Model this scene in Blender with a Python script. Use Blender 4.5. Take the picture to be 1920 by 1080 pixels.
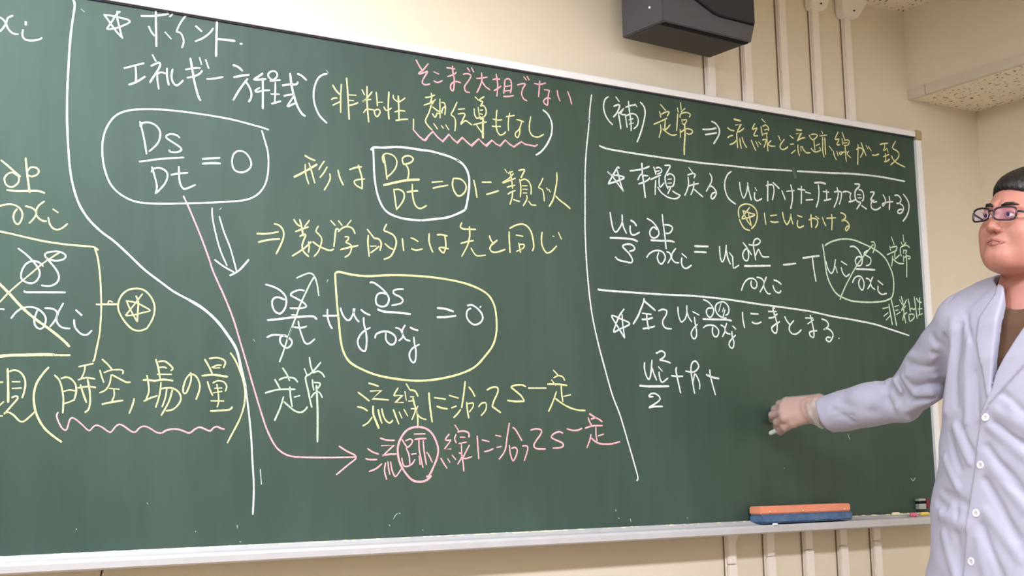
import bpy, bmesh, math, random
import numpy as np
from mathutils import Matrix, Vector
random.seed(7)
for o in list(bpy.data.objects): bpy.data.objects.remove(o)
S = bpy.context.scene; COL = S.collection
# ---------------------------------------------------------------- camera, world, lights, exposure
cam = bpy.data.cameras.new('camera'); camo = bpy.data.objects.new('camera', cam); COL.objects.link(camo)
cam.sensor_width = 36; cam.lens = 36*2508.63/1920; cam.clip_start = .05
r_, u_, f_ = (.84644, -.53207, -.02079), (-.05653, -.12862, .99008), (.52947, .83687, .13895)
camo.matrix_world = Matrix(((r_[0], u_[0], -f_[0], 0), (r_[1], u_[1], -f_[1], 0), (r_[2], u_[2], -f_[2], 1.05), (0, 0, 0, 1)))
S.camera = camo
S.view_settings.view_transform = 'Standard'; S.view_settings.look = 'None'; S.view_settings.gamma = 1
S.view_settings.use_curve_mapping = False; S.view_settings.exposure = 0.0
wd = bpy.data.worlds.new('world'); S.world = wd; wd.use_nodes = True
wd.node_tree.nodes['Background'].inputs[0].default_value = (.75, .8, .9, 1); wd.node_tree.nodes['Background'].inputs[1].default_value = .05
CEIL = 2.548
def area(name, x, y, sx, sy, e, col=(1, .985, .97), rot=(0, 0, 0), z=CEIL-.075):
    l = bpy.data.lights.new(name, 'AREA'); l.shape = 'RECTANGLE'; l.size = sx; l.size_y = sy; l.energy = e; l.color = col
    o = bpy.data.objects.new(name, l); COL.objects.link(o); o.location = (x, y, z); o.rotation_euler = rot; return o
LAMPS = [(-1.45, 2.10, 8), (-.15, 2.10, 50), (1.10, 2.10, 12)]      # tube lamps on the ceiling in front of the board
ROOM = [(-2.4, .35, 58), (-.4, .35, 12), (1.6, .35, 82), (2.9, .35, 58), (-2.4, -1.7, 8), (-.4, -1.7, 8), (1.6, -1.7, 8)]
for x, y, e in LAMPS: area('board_lamp_light', x, y, 1.15, .10, e, (.90, .97, 1.06), rot=(math.radians(18), 0, 0))
for x, y, e in ROOM: area('ceiling_lamp_light', x, y, 1.2, .28, e, (.965, .985, 1.08))
# ---------------------------------------------------------------- signed-distance modelling (numpy)
import numpy as np
def A(*v): return np.array(v, np.float32)
def smin(a, b, k): h = np.maximum(k-np.abs(a-b), 0)/k; return np.minimum(a, b)-h*h*k*.25
def smax(a, b, k): return -smin(-a, -b, k)
def sph(p, c, r): return np.linalg.norm(p-A(*c), axis=1)-r
def ell(p, c, r):
    q = (p-A(*c))/A(*r); k0 = np.linalg.norm(q, axis=1)+1e-6
    k1 = np.linalg.norm(q/A(*r), axis=1)+1e-6
    return k0*(k0-1)/k1
def cone(p, a, b, ra, rb):
    a = A(*a); b = A(*b); d = b-a; t = np.clip((p-a)@d/(d@d), 0, 1)
    return np.linalg.norm(p-a-t[:, None]*d, axis=1)-(ra+(rb-ra)*t)
def segd(p, a, b): return cone(p, a, b, 0, 0)
def poly2(x, z, P):                      # signed distance to polygon, negative inside
    P = np.array(P, np.float32); d = np.full(x.shape, 1e9, np.float32); s = np.ones(x.shape, np.float32)
    n = len(P)
    for i in range(n):
        a = P[i]; b = P[i-1]; e = b-a; wx = x-a[0]; wz = z-a[1]
        t = np.clip((wx*e[0]+wz*e[1])/(e@e), 0, 1)
        d = np.minimum(d, (wx-e[0]*t)**2+(wz-e[1]*t)**2)
        c1 = z >= a[1]; c2 = z < b[1]; c3 = e[0]*wz > e[1]*wx
        s = np.where((c1 & c2 & c3) | (~c1 & ~c2 & ~c3), -s, s)
    return s*np.sqrt(d)
def sstep(e0, e1, v): t = np.clip((v-e0)/(e1-e0), 0, 1); return t*t*(3-2*t)
def polygonize(f, lo, hi, vs, B=8, slack=1.35):
    lo = np.array(lo, float); n = np.ceil((np.array(hi)-lo)/(vs*B)).astype(int)
    g = np.stack(np.meshgrid(*[np.arange(k) for k in n], indexing='ij'), -1).reshape(-1, 3)
    c = (lo+(g+.5)*vs*B).astype(np.float32)
    g = g[np.abs(f(c)) < B*vs*.87*slack+.004]
    N = n*B+2; o = np.stack(np.meshgrid(*[np.arange(B+1)]*3, indexing='ij'), -1).reshape(-1, 3)
    keys = []; verts = []; sg = []
    cells = np.stack(np.meshgrid(*[np.arange(B)]*3, indexing='ij'), -1).reshape(-1, 3)
    corner = np.array([[i, j, k] for i in (0, 1) for j in (0, 1) for k in (0, 1)])
    edges = [(a, b) for a in range(8) for b in range(a+1, 8) if np.abs(corner[a]-corner[b]).sum() == 1]
    ci = [((cells+cc)@np.array([(B+1)**2, B+1, 1])) for cc in corner]
    for s in range(0, len(g), 400):
        gg = g[s:s+400]
        idx = gg[:, None]*B+o[None]
        v = f((lo+idx.reshape(-1, 3)*vs).astype(np.float32)).reshape(len(gg), -1)
        cv = np.stack([v[:, i] for i in ci], -1)           # blocks, cells, 8
        m = (cv.min(-1) < 0) & (cv.max(-1) >= 0)
        bi, cj = np.nonzero(m)
        if not len(bi): continue
        cv = cv[bi, cj]; cell = gg[bi]*B+cells[cj]
        acc = np.zeros((len(bi), 3)); cnt = np.zeros(len(bi))
        for a, b in edges:
            va, vb = cv[:, a], cv[:, b]; x = (va < 0) != (vb < 0)
            t = np.where(x, va/np.where(x, va-vb, 1), 0)
            acc += x[:, None]*(corner[a]+t[:, None]*(corner[b]-corner[a])); cnt += x
        verts.append(lo+(cell+acc/cnt[:, None])*vs)
        keys.append((cell[:, 0]*N[1]+cell[:, 1])*N[2]+cell[:, 2]); sg.append(np.stack([cv[:, 0], cv[:, 4], cv[:, 2], cv[:, 1]], -1))
    if not keys: return np.zeros((0, 3)), []
    keys = np.concatenate(keys); verts = np.concatenate(verts); sg = np.concatenate(sg)
    od = np.argsort(keys); keys = keys[od]; verts = verts[od]; sg = sg[od]
    st = [int(N[1]*N[2]), int(N[2]), 1]; faces = []
    for ax in range(3):
        x = (sg[:, 0] < 0) != (sg[:, ax+1] < 0)
        k = keys[x]; ii = np.nonzero(x)[0]; u, w = st[(ax+1) % 3], st[(ax+2) % 3]
        q = [ii]; ok = np.ones(len(k), bool)
        for d in (u, u+w, w):
            j = np.searchsorted(keys, k-d); j = np.minimum(j, len(keys)-1); ok &= keys[j] == k-d; q.append(j)
        q = np.stack(q, -1)[ok]; neg = sg[ii[ok], 0] < 0
        faces.append(np.where(neg[:, None], q[:, ::1], q[:, ::-1]))
    return verts, np.concatenate(faces)
# ---------------------------------------------------------------- the lecturer, in his own frame: facing -Y, his left = +X
HC = (.0150, -.085, 1.621); HYAW = -.19; HPIT = .14; HROL = .115
cy_, sy_, cp_, sp_ = math.cos(HYAW), math.sin(HYAW), math.cos(HPIT), math.sin(HPIT)
HR = np.array([[cy_, -sy_, 0], [sy_, cy_, 0], [0, 0, 1]])@np.array([[1, 0, 0], [0, cp_, sp_], [0, -sp_, cp_]])@np.array([[math.cos(HROL), 0, math.sin(HROL)], [0, 1, 0], [-math.sin(HROL), 0, math.cos(HROL)]])   # columns: head axes
def headp(p): return ((p-A(*HC))@HR.astype(np.float32)).astype(np.float32)
def headw(q): return tuple(HR@np.array(q)+np.array(HC))
def f_head(p):
    q = headp(p); q = np.stack([np.abs(q[:, 0]), q[:, 1], q[:, 2]], -1)
    x, y, z = q.T
    d = ell(q, (0, .014, .028), (.0735, .094, .082))
    d = smin(d, ell(q, (0, -.03, -.024), (.062, .058, .084)), .03)
    d = smin(d, cone(q, (.046, -.002, -.062), (.014, -.066, -.097), .026, .023), .03)
    d = smin(d, ell(q, (0, -.071, -.094), (.022, .020, .019)), .018)
    d = smin(d, ell(q, (.036, -.058, -.034), (.028, .026, .028)), .018)
    d = smin(d, cone(q, (.012, -.084, .022), (.046, -.070, .020), .0105, .008), .012)
    d = smax(d, -ell(q, (.032, -.100, .001), (.019, .020, .0125)), .012)
    d = smin(d, ell(q, (.032, -.0788, .0044), (.0172, .0142, .0076)), .003)
    d = smin(d, ell(q, (.032, -.0778, -.0068), (.0160, .0128, .0055)), .004)
    d = smin(d, cone(q, (0, -.086, .010), (0, -.106, -.034), .0075, .0105), .012)
    d = smin(d, ell(q, (.0115, -.097, -.038), (.0085, .010, .0075)), .006)
    d = smax(d, -sph(q, (.0065, -.1055, -.0455), .0035), .004)
    d = smin(d, ell(q, (0, -.081, -.066), (.028, .014, .020)), .012)
    d = smin(d, cone(q, (0, -.0940, -.0605), (.024, -.0835, -.0672), .0044, .0024), .004)
    d = smin(d, cone(q, (0, -.0935, -.0722), (.021, -.0845, -.0712), .0047, .0028), .004)
    d = smax(d, -cone(q, (0, -.0995, -.0664), (.028, -.0850, -.0698), .0024, .0018), .002)
    d = smax(d, -ell(q, (0, -.1015, -.0835), (.014, .006, .004)), .008)
    d = smin(d, ell(q, (0, -.026, -.104), (.054, .044, .026)), .03)          # full under-chin
    d = smin(d, ell(q, (.045, -.030, -.062), (.024, .034, .036)), .03)
    e = ell(q, (.080, .012, -.008), (.010, .020, .033)); e = smax(e, -ell(q, (.089, .006, -.006), (.007, .012, .022)), .006)
    return smin(d, e, .008)
SH = (-.184, -.041, 1.418); EL = (-.392, .061, 1.233); CU = (-.618, .041, 1.200); WR = (-.652, .053, 1.222)
FING = [  # MCP, PIP, DIP, tip, radius  (index .. little)
 ((-.751, .030, 1.195), (-.785, .042, 1.184), (-.797, .058, 1.173), (-.801, .070, 1.164), .0088),
 ((-.762, .038, 1.211), (-.806, .052, 1.205), (-.822, .075, 1.197), (-.818, .096, 1.190), .0090),
 ((-.767, .051, 1.227), (-.806, .066, 1.222), (-.824, .088, 1.214), (-.818, .108, 1.206), .0086),
 ((-.765, .064, 1.240), (-.797, .076, 1.237), (-.812, .094, 1.230), (-.808, .110, 1.223), .0076)]
THUMB = ((-.688, .045, 1.195), (-.731, .040, 1.181), (-.762, .044, 1.170), (-.791, .064, 1.159))
def f_hand(p):
    d = cone(p, (-.60, .050, 1.215), WR, .028, .0245)
    for i, (m, a, b, t, r) in enumerate(FING):
        d = smin(d, cone(p, (WR[0]-.008, WR[1]-.004+.005*i, WR[2]-.012+.009*i), m, .0175, .0125), .014)
    fs = None
    for (m, a, b, t, r) in FING:
        g = smin(cone(p, m, a, r*1.22, r*1.06), smin(cone(p, a, b, r*1.05, r*.95), cone(p, b, t, r*.95, r*.84), .003), .003)
        fs = g if fs is None else np.minimum(fs, g)
    d = smin(d, fs, .007)
    g = smin(cone(p, THUMB[0], THUMB[1], .017, .0125), smin(cone(p, THUMB[1], THUMB[2], .0118, .0108), cone(p, THUMB[2], THUMB[3], .0105, .0088), .004), .006)
    return smin(d, g, .009)
def f_lhand(p):
    p = p-A(.045, 0, 0)
    d = cone(p, (.262, .0, .90), (.268, -.005, .84), .026, .027)
    d = smin(d, ell(p, (.270, -.012, .79), (.020, .042, .048)), .02)
    fs = None
    for i in range(4):
        y = -.042+.022*i; L = (.068, .076, .072, .058)[i]; r = (.0088, .009, .0086, .0076)[i]
        a = (.270, y, .755); b = (.266, y-.004, .755-L*.5); c = (.256, y-.006, .755-L)
        g = np.minimum(cone(p, a, b, r*1.1, r), cone(p, b, c, r, r*.85)); fs = g if fs is None else np.minimum(fs, g)
    d = smin(d, fs, .008)
    return smin(d, smin(cone(p, (.262, -.035, .815), (.252, -.062, .775), .015, .0115), cone(p, (.252, -.062, .775), (.248, -.068, .742), .0112, .009), .004), .01)
def f_body(p):
    d = cone(p, (.0, -.052, 1.56), (.0, -.030, 1.44), .056, .060)
    d = smin(d, ell(p, (0, -.02, 1.33), (.150, .092, .15)), .05)
    d = smin(d, ell(p, (0, -.01, 1.12), (.135, .085, .20)), .06)
    d = smin(d, ell(p, (0, 0, .95), (.148, .092, .12)), .05)
    for s, L in ((-1, ((SH, EL, .048, .038), (EL, WR, .036, .024))), (1, (((.184, -.01, 1.41), (.275, .02, 1.13), .046, .036), ((.275, .02, 1.13), (.307, 0, .90), .036, .025)))):
        d = smin(d, cone(p, (s*.04, -.02, 1.455), (s*.165, -.025, 1.415), .040, .044), .04)
        for a, b, ra, rb in L: d = smin(d, cone(p, a, b, ra, rb), .03)
        d = smin(d, cone(p, (s*.085, 0, .90), (s*.095, -.01, .50), .078, .052), .04)
        d = smin(d, cone(p, (s*.095, -.01, .50), (s*.10, .015, .10), .052, .036), .03)
        d = smin(d, cone(p, (s*.10, .03, .07), (s*.11, -.10, .045), .034, .026), .02)
    m = p[:, 2] > 1.44
    if m.any():
        h = f_head(p[m]); d[m] = smin(d[m], h, .022)
    m = p[:, 0] < -.56
    if m.any(): d[m] = smin(d[m], f_hand(p[m]), .01)
    m = (p[:, 2] < .95) & (p[:, 0] > .2)
    if m.any(): d[m] = smin(d[m], f_lhand(p[m]), .01)
    return d
# coat torso profile: z, half width, half depth, centre x, centre y
CT = np.array([(.50, .291, .190, -.031, .0), (.75, .276, .178, -.032, -.004), (.85, .262, .168, -.034, -.005), (.95, .250, .160, -.036, -.006), (1.02, .235, .152, -.031, -.010),
 (1.10, .225, .149, -.025, -.014), (1.20, .215, .150, -.014, -.018), (1.30, .205, .146, -.004, -.020), (1.38, .195, .128, .0, -.024), (1.45, .150, .092, .0, -.028), (1.52, .100, .070, .0, -.040)])
VP = [(-.016, 1.70), (-.020, 1.49), (-.024, 1.43), (-.036, 1.33), (-.049, 1.221), (-.036, 1.262), (-.022, 1.286), (.012, 1.337), (.06, 1.40), (.085, 1.47), (.085, 1.70)]
LAP1 = [(-.016, 1.52), (-.020, 1.49), (-.024, 1.43), (-.036, 1.33), (-.049, 1.221), (-.060, 1.206), (-.073, 1.289), (-.084, 1.345), (-.082, 1.400), (-.045, 1.456), (-.035, 1.54)]
LAP2 = [(-.049, 1.221), (-.036, 1.262), (-.022, 1.286), (.012, 1.337), (.06, 1.40), (.085, 1.47), (.12, 1.46), (.135, 1.40), (.06, 1.30), (0, 1.244), (-.055, 1.190), (-.080, 1.158), (-.086, 1.152), (-.069, 1.187)]
def f_coat0(p):
    x, y, z = p.T
    hw, hd, cx, cy = [np.interp(z, CT[:, 0], CT[:, i]).astype(np.float32) for i in (1, 2, 3, 4)]
    u = np.abs(x-cx)/hw; v = np.abs(y-cy)/hd
    d = ((u**2.4+v**2.4)**(1/2.4)-1)*np.minimum(hw, hd)*.92
    d = smax(d, z-1.50, .05)
    d = smin(d, cone(p, (-.055, -.03, 1.462), (-.170, -.036, 1.418), .050, .050), .04)
    d = smin(d, cone(p, (.055, -.03, 1.462), (.178, -.02, 1.430), .050, .058), .04)
    d = smin(d, cone(p, (-.178, -.036, 1.395), (-.372, .053, 1.258), .070, .055), .035)
    g = smin(cone(p, (-.398, .062, 1.229), (-.50, .050, 1.217), .054, .056), cone(p, (-.392, .052, 1.200), (-.290, .010, 1.245), .031, .030), .02)
    g = smin(g, ell(p, (-.425, .050, 1.268), (.020, .026, .018)), .012)
    d = smin(d, g, .009)
    d = smin(d, cone(p, (-.50, .050, 1.217), CU, .058, .052), .02)
    g = smin(cone(p, (.184, -.01, 1.405), (.283, .02, 1.13), .074, .062), cone(p, (.283, .02, 1.13), (.312, 0, .86), .062, .054), .03)
    d = smin(d, smax(g, .895-z, .004), .015)
    col = cone(p, (-.062, -.052, 1.475), (-.010, .035, 1.505), .019, .019)      # collar band behind the neck
    col = np.minimum(col, cone(p, (.062, -.052, 1.475), (.010, .035, 1.505), .019, .019))
    return smin(d, col, .012)
def f_coat(p):
    x, y, z = p.T
    d = f_coat0(p)
    w = .0022*np.sin(x*31+z*19+1.3*np.sin(z*23))*np.sin(y*27-z*11)+.0016*np.sin(x*57-z*41+y*35)
    for a, b, s, h in FOLDS: d = d-.8*h*np.exp(-(segd(p, a, b)/s)**2)
    front = y < -.045
    xe = np.interp(z, [.5, .796, .944, 1.08, 1.153], [-.20, -.151, -.128, -.101, -.084])
    d = d-np.where(front, .0050*sstep(-.0015, .0015, x-xe)*(1-sstep(1.15, 1.28, z)), 0)
    d = d-np.where(front, .0060*(1-sstep(-.0015, .0015, poly2(x, z, LAP1))), 0)-np.where(front, .0065*(1-sstep(-.0015, .0015, poly2(x, z, LAP2))), 0)
    d = d+w
    inner = f_coat0(p)+.021                                        # hollow: the coat is a shell
    opening = np.where(y < -.03, poly2(x, z, VP), .2)
    nk = cone(p, (0, -.075, 1.62), (0, -.048, 1.40), .068, .064)
    d = smax(d, -opening, .006); d = smax(d, -nk, .006)
    d = smax(d, .58-z, .003)                              # hem
    ca = A(*CU)-A(*EL); ca /= np.linalg.norm(ca)
    cp = (p-A(-.626, .041, 1.196))@ca+(z-1.196)*(-.22)    # cuff plane
    d = np.where(x < -.45, smax(d, cp, .003), d)
    return smax(d, -inner, .002)
def f_lips(p):
    q = headp(p); x, y, z = q.T; t = np.clip(np.abs(x)/.0255, 0, 1)
    up = np.abs(z-(-.0626-.0058*t*t))-.0044*(1-t**2.2)+.0010*np.exp(-(x/.0035)**2)
    dn = np.abs(z-(-.0718+.0026*t*t))-.0048*(1-t**2)
    r = np.maximum(smin(up, dn, .004), np.abs(x)-.0245)
    h = f_head(p)
    return np.maximum(np.maximum(h-.0006, r), np.maximum(-(h+.006), y+.06))
def f_tee(p):
    x, y, z = p.T
    hw, hd, cx, cy = [np.interp(z, CT[:, 0], CT[:, i]).astype(np.float32) for i in (1, 2, 3, 4)]
    hw = hw-.040; hd = hd-.031
    u = np.abs(x-cx)/hw; v = np.abs(y-cy)/hd
    d = ((u**2.3+v**2.3)**(1/2.3)-1)*np.minimum(hw, hd)*.92
    d = smax(d, z-1.475, .06)
    d = smin(d, cone(p, (-.05, -.03, 1.435), (-.15, -.03, 1.41), .052, .05), .03); d = smin(d, cone(p, (.05, -.03, 1.435), (.15, -.02, 1.41), .052, .05), .03)
    d = d+.0015*np.sin(x*60+z*40)
    nk = cone(p, (0, -.105, 1.560), (0, -.104, 1.475), .072, .060)
    d = smax(d, -nk, .004)
    return smax(smax(d, .93-z, .01), -(d+.007), .002)
def f_hair(p):
    q = headp(p); x, y, z = q.T
    d = ell(q, (0, .026, .044), (.0755, .094, .100))
    d = smin(d, ell(q, (0, -.034, .070), (.046, .044, .038)), .03)
    ax = np.abs(x)
    line = np.maximum(.056-1.15*(y+.072), np.where(y < -.01, .054+.008*np.cos(x*40)-np.clip(ax-.045, 0, 1)*.35, -1))
    side = np.where((ax > .060) & (y > -.045) & (y < .02), -.012, 9)           # sideburn
    line = np.minimum(line, side)
    d = smax(d, (line-z)*.75, .014)
    d = smax(d, -.075-z, .01)
    return d+.0004*np.sin(x*520+y*90+2*np.sin(z*90))+.0004*np.sin(y*430+z*160+3*np.sin(x*90))
def f_trousers(p):
    d = None
    for s in (-1, 1):
        g = smin(cone(p, (s*.08, 0, .90), (s*.10, -.01, .50), .105, .080), cone(p, (s*.10, -.01, .50), (s*.105, .01, .09), .080, .066), .03)
        d = g if d is None else smin(d, g, .02)
    d = smin(d, ell(p, (0, 0, .93), (.165, .115, .10)), .04)
    return smax(smax(d, .06-p[:, 2], .004), p[:, 2]-.98, .004)
def f_shoe(p, s):
    d = cone(p, (s*.10, .045, .055), (s*.11, -.06, .048), .046, .044); d = smin(d, cone(p, (s*.11, -.06, .045), (s*.118, -.135, .036), .044, .034), .02)
    return smax(d, .004-p[:, 2], .004)
def f_glove(p):
    ax = A(-.80, .05, 1.2)-A(-.60, .05, 1.215); ax /= np.linalg.norm(ax)
    t = (p-A(*WR))@ax
    h = f_hand(p); wr = .0018*np.sin(p[:, 1]*210+p[:, 2]*150)+.0012*np.sin(p[:, 0]*260+p[:, 2]*120)
    cuff = smin(cone(p, (-.676, .047, 1.217), (-.652, .045, 1.209), .027, .037), cone(p, (-.652, .045, 1.209), (-.628, .043, 1.200), .037, .040), .01)+wr
    d = smin(h-.0030, cuff, .012)
    hole = cone(p, (-.655, .046, 1.211), (-.620, .043, 1.198), .0335, .0385)
    return smax(smax(d, -(t+.024), .002), -hole, .002)
FOLDS = [
((-0.061, -0.165, 1.140), (0.020, -0.162, 1.067), 0.011, 0.009),
((-0.071, -0.162, 1.093), (0.014, -0.163, 0.986), 0.01, -0.008),
((-0.062, -0.162, 1.044), (0.013, -0.165, 0.950), 0.011, 0.01),
((-0.080, -0.162, 1.017), (-0.009, -0.171, 0.885), 0.01, -0.008),
((-0.083, -0.166, 0.944), (-0.004, -0.174, 0.837), 0.012, 0.009),
((-0.095, -0.167, 0.913), (-0.049, -0.178, 0.800), 0.01, -0.007),
((-0.040, -0.163, 1.017), (0.014, -0.163, 0.980), 0.009, -0.006),
((-0.106, -0.168, 0.883), (-0.088, -0.177, 0.799), 0.01, 0.007),
((-0.039, -0.167, 1.176), (0.026, -0.164, 1.137), 0.012, 0.009),
((-0.045, -0.166, 1.146), (0.022, -0.162, 1.094), 0.008, -0.007),
((-0.017, -0.168, 1.212), (0.029, -0.165, 1.167), 0.01, -0.006),
((-0.006, -0.168, 1.187), (0.003, -0.166, 1.150), 0.012, 0.006),
((-0.160, -0.143, 1.144), (-0.122, -0.156, 1.058), 0.009, 0.008),
((-0.179, -0.134, 1.126), (-0.150, -0.149, 1.043), 0.008, -0.006),
((-0.142, -0.150, 1.150), (-0.110, -0.158, 1.080), 0.007, -0.005),
((-0.198, -0.127, 1.069), (-0.160, -0.149, 0.999), 0.009, 0.007),
((-0.207, -0.130, 0.987), (-0.135, -0.158, 0.962), 0.011, -0.008),
((-0.215, -0.133, 0.936), (-0.137, -0.162, 0.913), 0.016, 0.01),
((-0.169, -0.148, 0.974), (-0.158, -0.156, 0.925), 0.008, -0.006),
((-0.209, -0.140, 0.892), (-0.174, -0.162, 0.795), 0.012, 0.007),
((-0.164, -0.157, 0.893), (-0.159, -0.166, 0.795), 0.01, -0.006),
((-0.227, -0.121, 0.967), (-0.203, -0.137, 0.955), 0.01, -0.01),
((-0.159, -0.114, 1.403), (-0.185, -0.126, 1.184), 0.012, 0.008),
((-0.139, -0.122, 1.388), (-0.152, -0.145, 1.195), 0.01, -0.006),
((-0.110, -0.145, 1.345), (-0.123, -0.156, 1.155), 0.011, 0.007),
((-0.091, -0.160, 1.267), (-0.083, -0.164, 1.172), 0.009, -0.005),
((-0.132, -0.108, 1.427), (-0.079, -0.108, 1.467), 0.007, -0.006),
((-0.124, -0.115, 1.413), (-0.099, -0.148, 1.344), 0.006, -0.005),
((-0.178, -0.075, 1.466), (-0.190, -0.104, 1.354), 0.008, -0.006),
((-0.197, -0.100, 1.355), (-0.243, -0.032, 1.282), 0.012, -0.012),
((-0.231, -0.088, 1.369), (-0.209, -0.090, 1.343), 0.009, -0.009),
((-0.236, -0.073, 1.328), (-0.231, -0.048, 1.294), 0.01, -0.009),
((-0.324, -0.033, 1.334), (-0.231, -0.068, 1.317), 0.009, 0.007),
((-0.332, -0.032, 1.313), (-0.250, -0.049, 1.298), 0.009, -0.007),
((-0.340, -0.026, 1.286), (-0.260, -0.026, 1.275), 0.01, 0.008),
((-0.329, -0.018, 1.258), (-0.269, -0.011, 1.255), 0.008, -0.005),
((-0.394, 0.003, 1.277), (-0.371, -0.004, 1.245), 0.008, 0.01),
((-0.379, -0.005, 1.287), (-0.350, 0.001, 1.225), 0.006, -0.017),
((-0.350, 0.001, 1.225), (-0.284, -0.008, 1.221), 0.0065, -0.014),
((-0.357, -0.018, 1.282), (-0.330, -0.007, 1.237), 0.0075, 0.011),
((-0.330, -0.007, 1.237), (-0.278, -0.016, 1.234), 0.007, 0.008),
((-0.368, 0.013, 1.196), (-0.303, -0.000, 1.213), 0.01, 0.008),
((-0.407, 0.007, 1.246), (-0.389, 0.008, 1.210), 0.009, 0.006),
((-0.444, 0.035, 1.277), (-0.412, 0.007, 1.212), 0.01, -0.007),
((-0.390, 0.010, 1.204), (-0.378, 0.034, 1.174), 0.009, 0.011),
((-0.463, 0.032, 1.274), (-0.434, 0.006, 1.243), 0.012, 0.006),
((-0.574, -0.010, 1.212), (-0.520, 0.003, 1.175), 0.008, -0.004),
((-0.550, -0.008, 1.226), (-0.455, 0.003, 1.197), 0.012, -0.004),
((-0.510, -0.005, 1.245), (-0.451, -0.001, 1.227), 0.02, 0.005),
((-0.581, -0.011, 1.203), (-0.542, -0.010, 1.207), 0.005, -0.003),
((-0.569, -0.007, 1.188), (-0.512, -0.007, 1.191), 0.005, -0.003),
]
BUTTONS = [(-.068, 1.162), (-.091, 1.052), (-.107, .941), (-.125, .83), (-.14, .72)]
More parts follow.
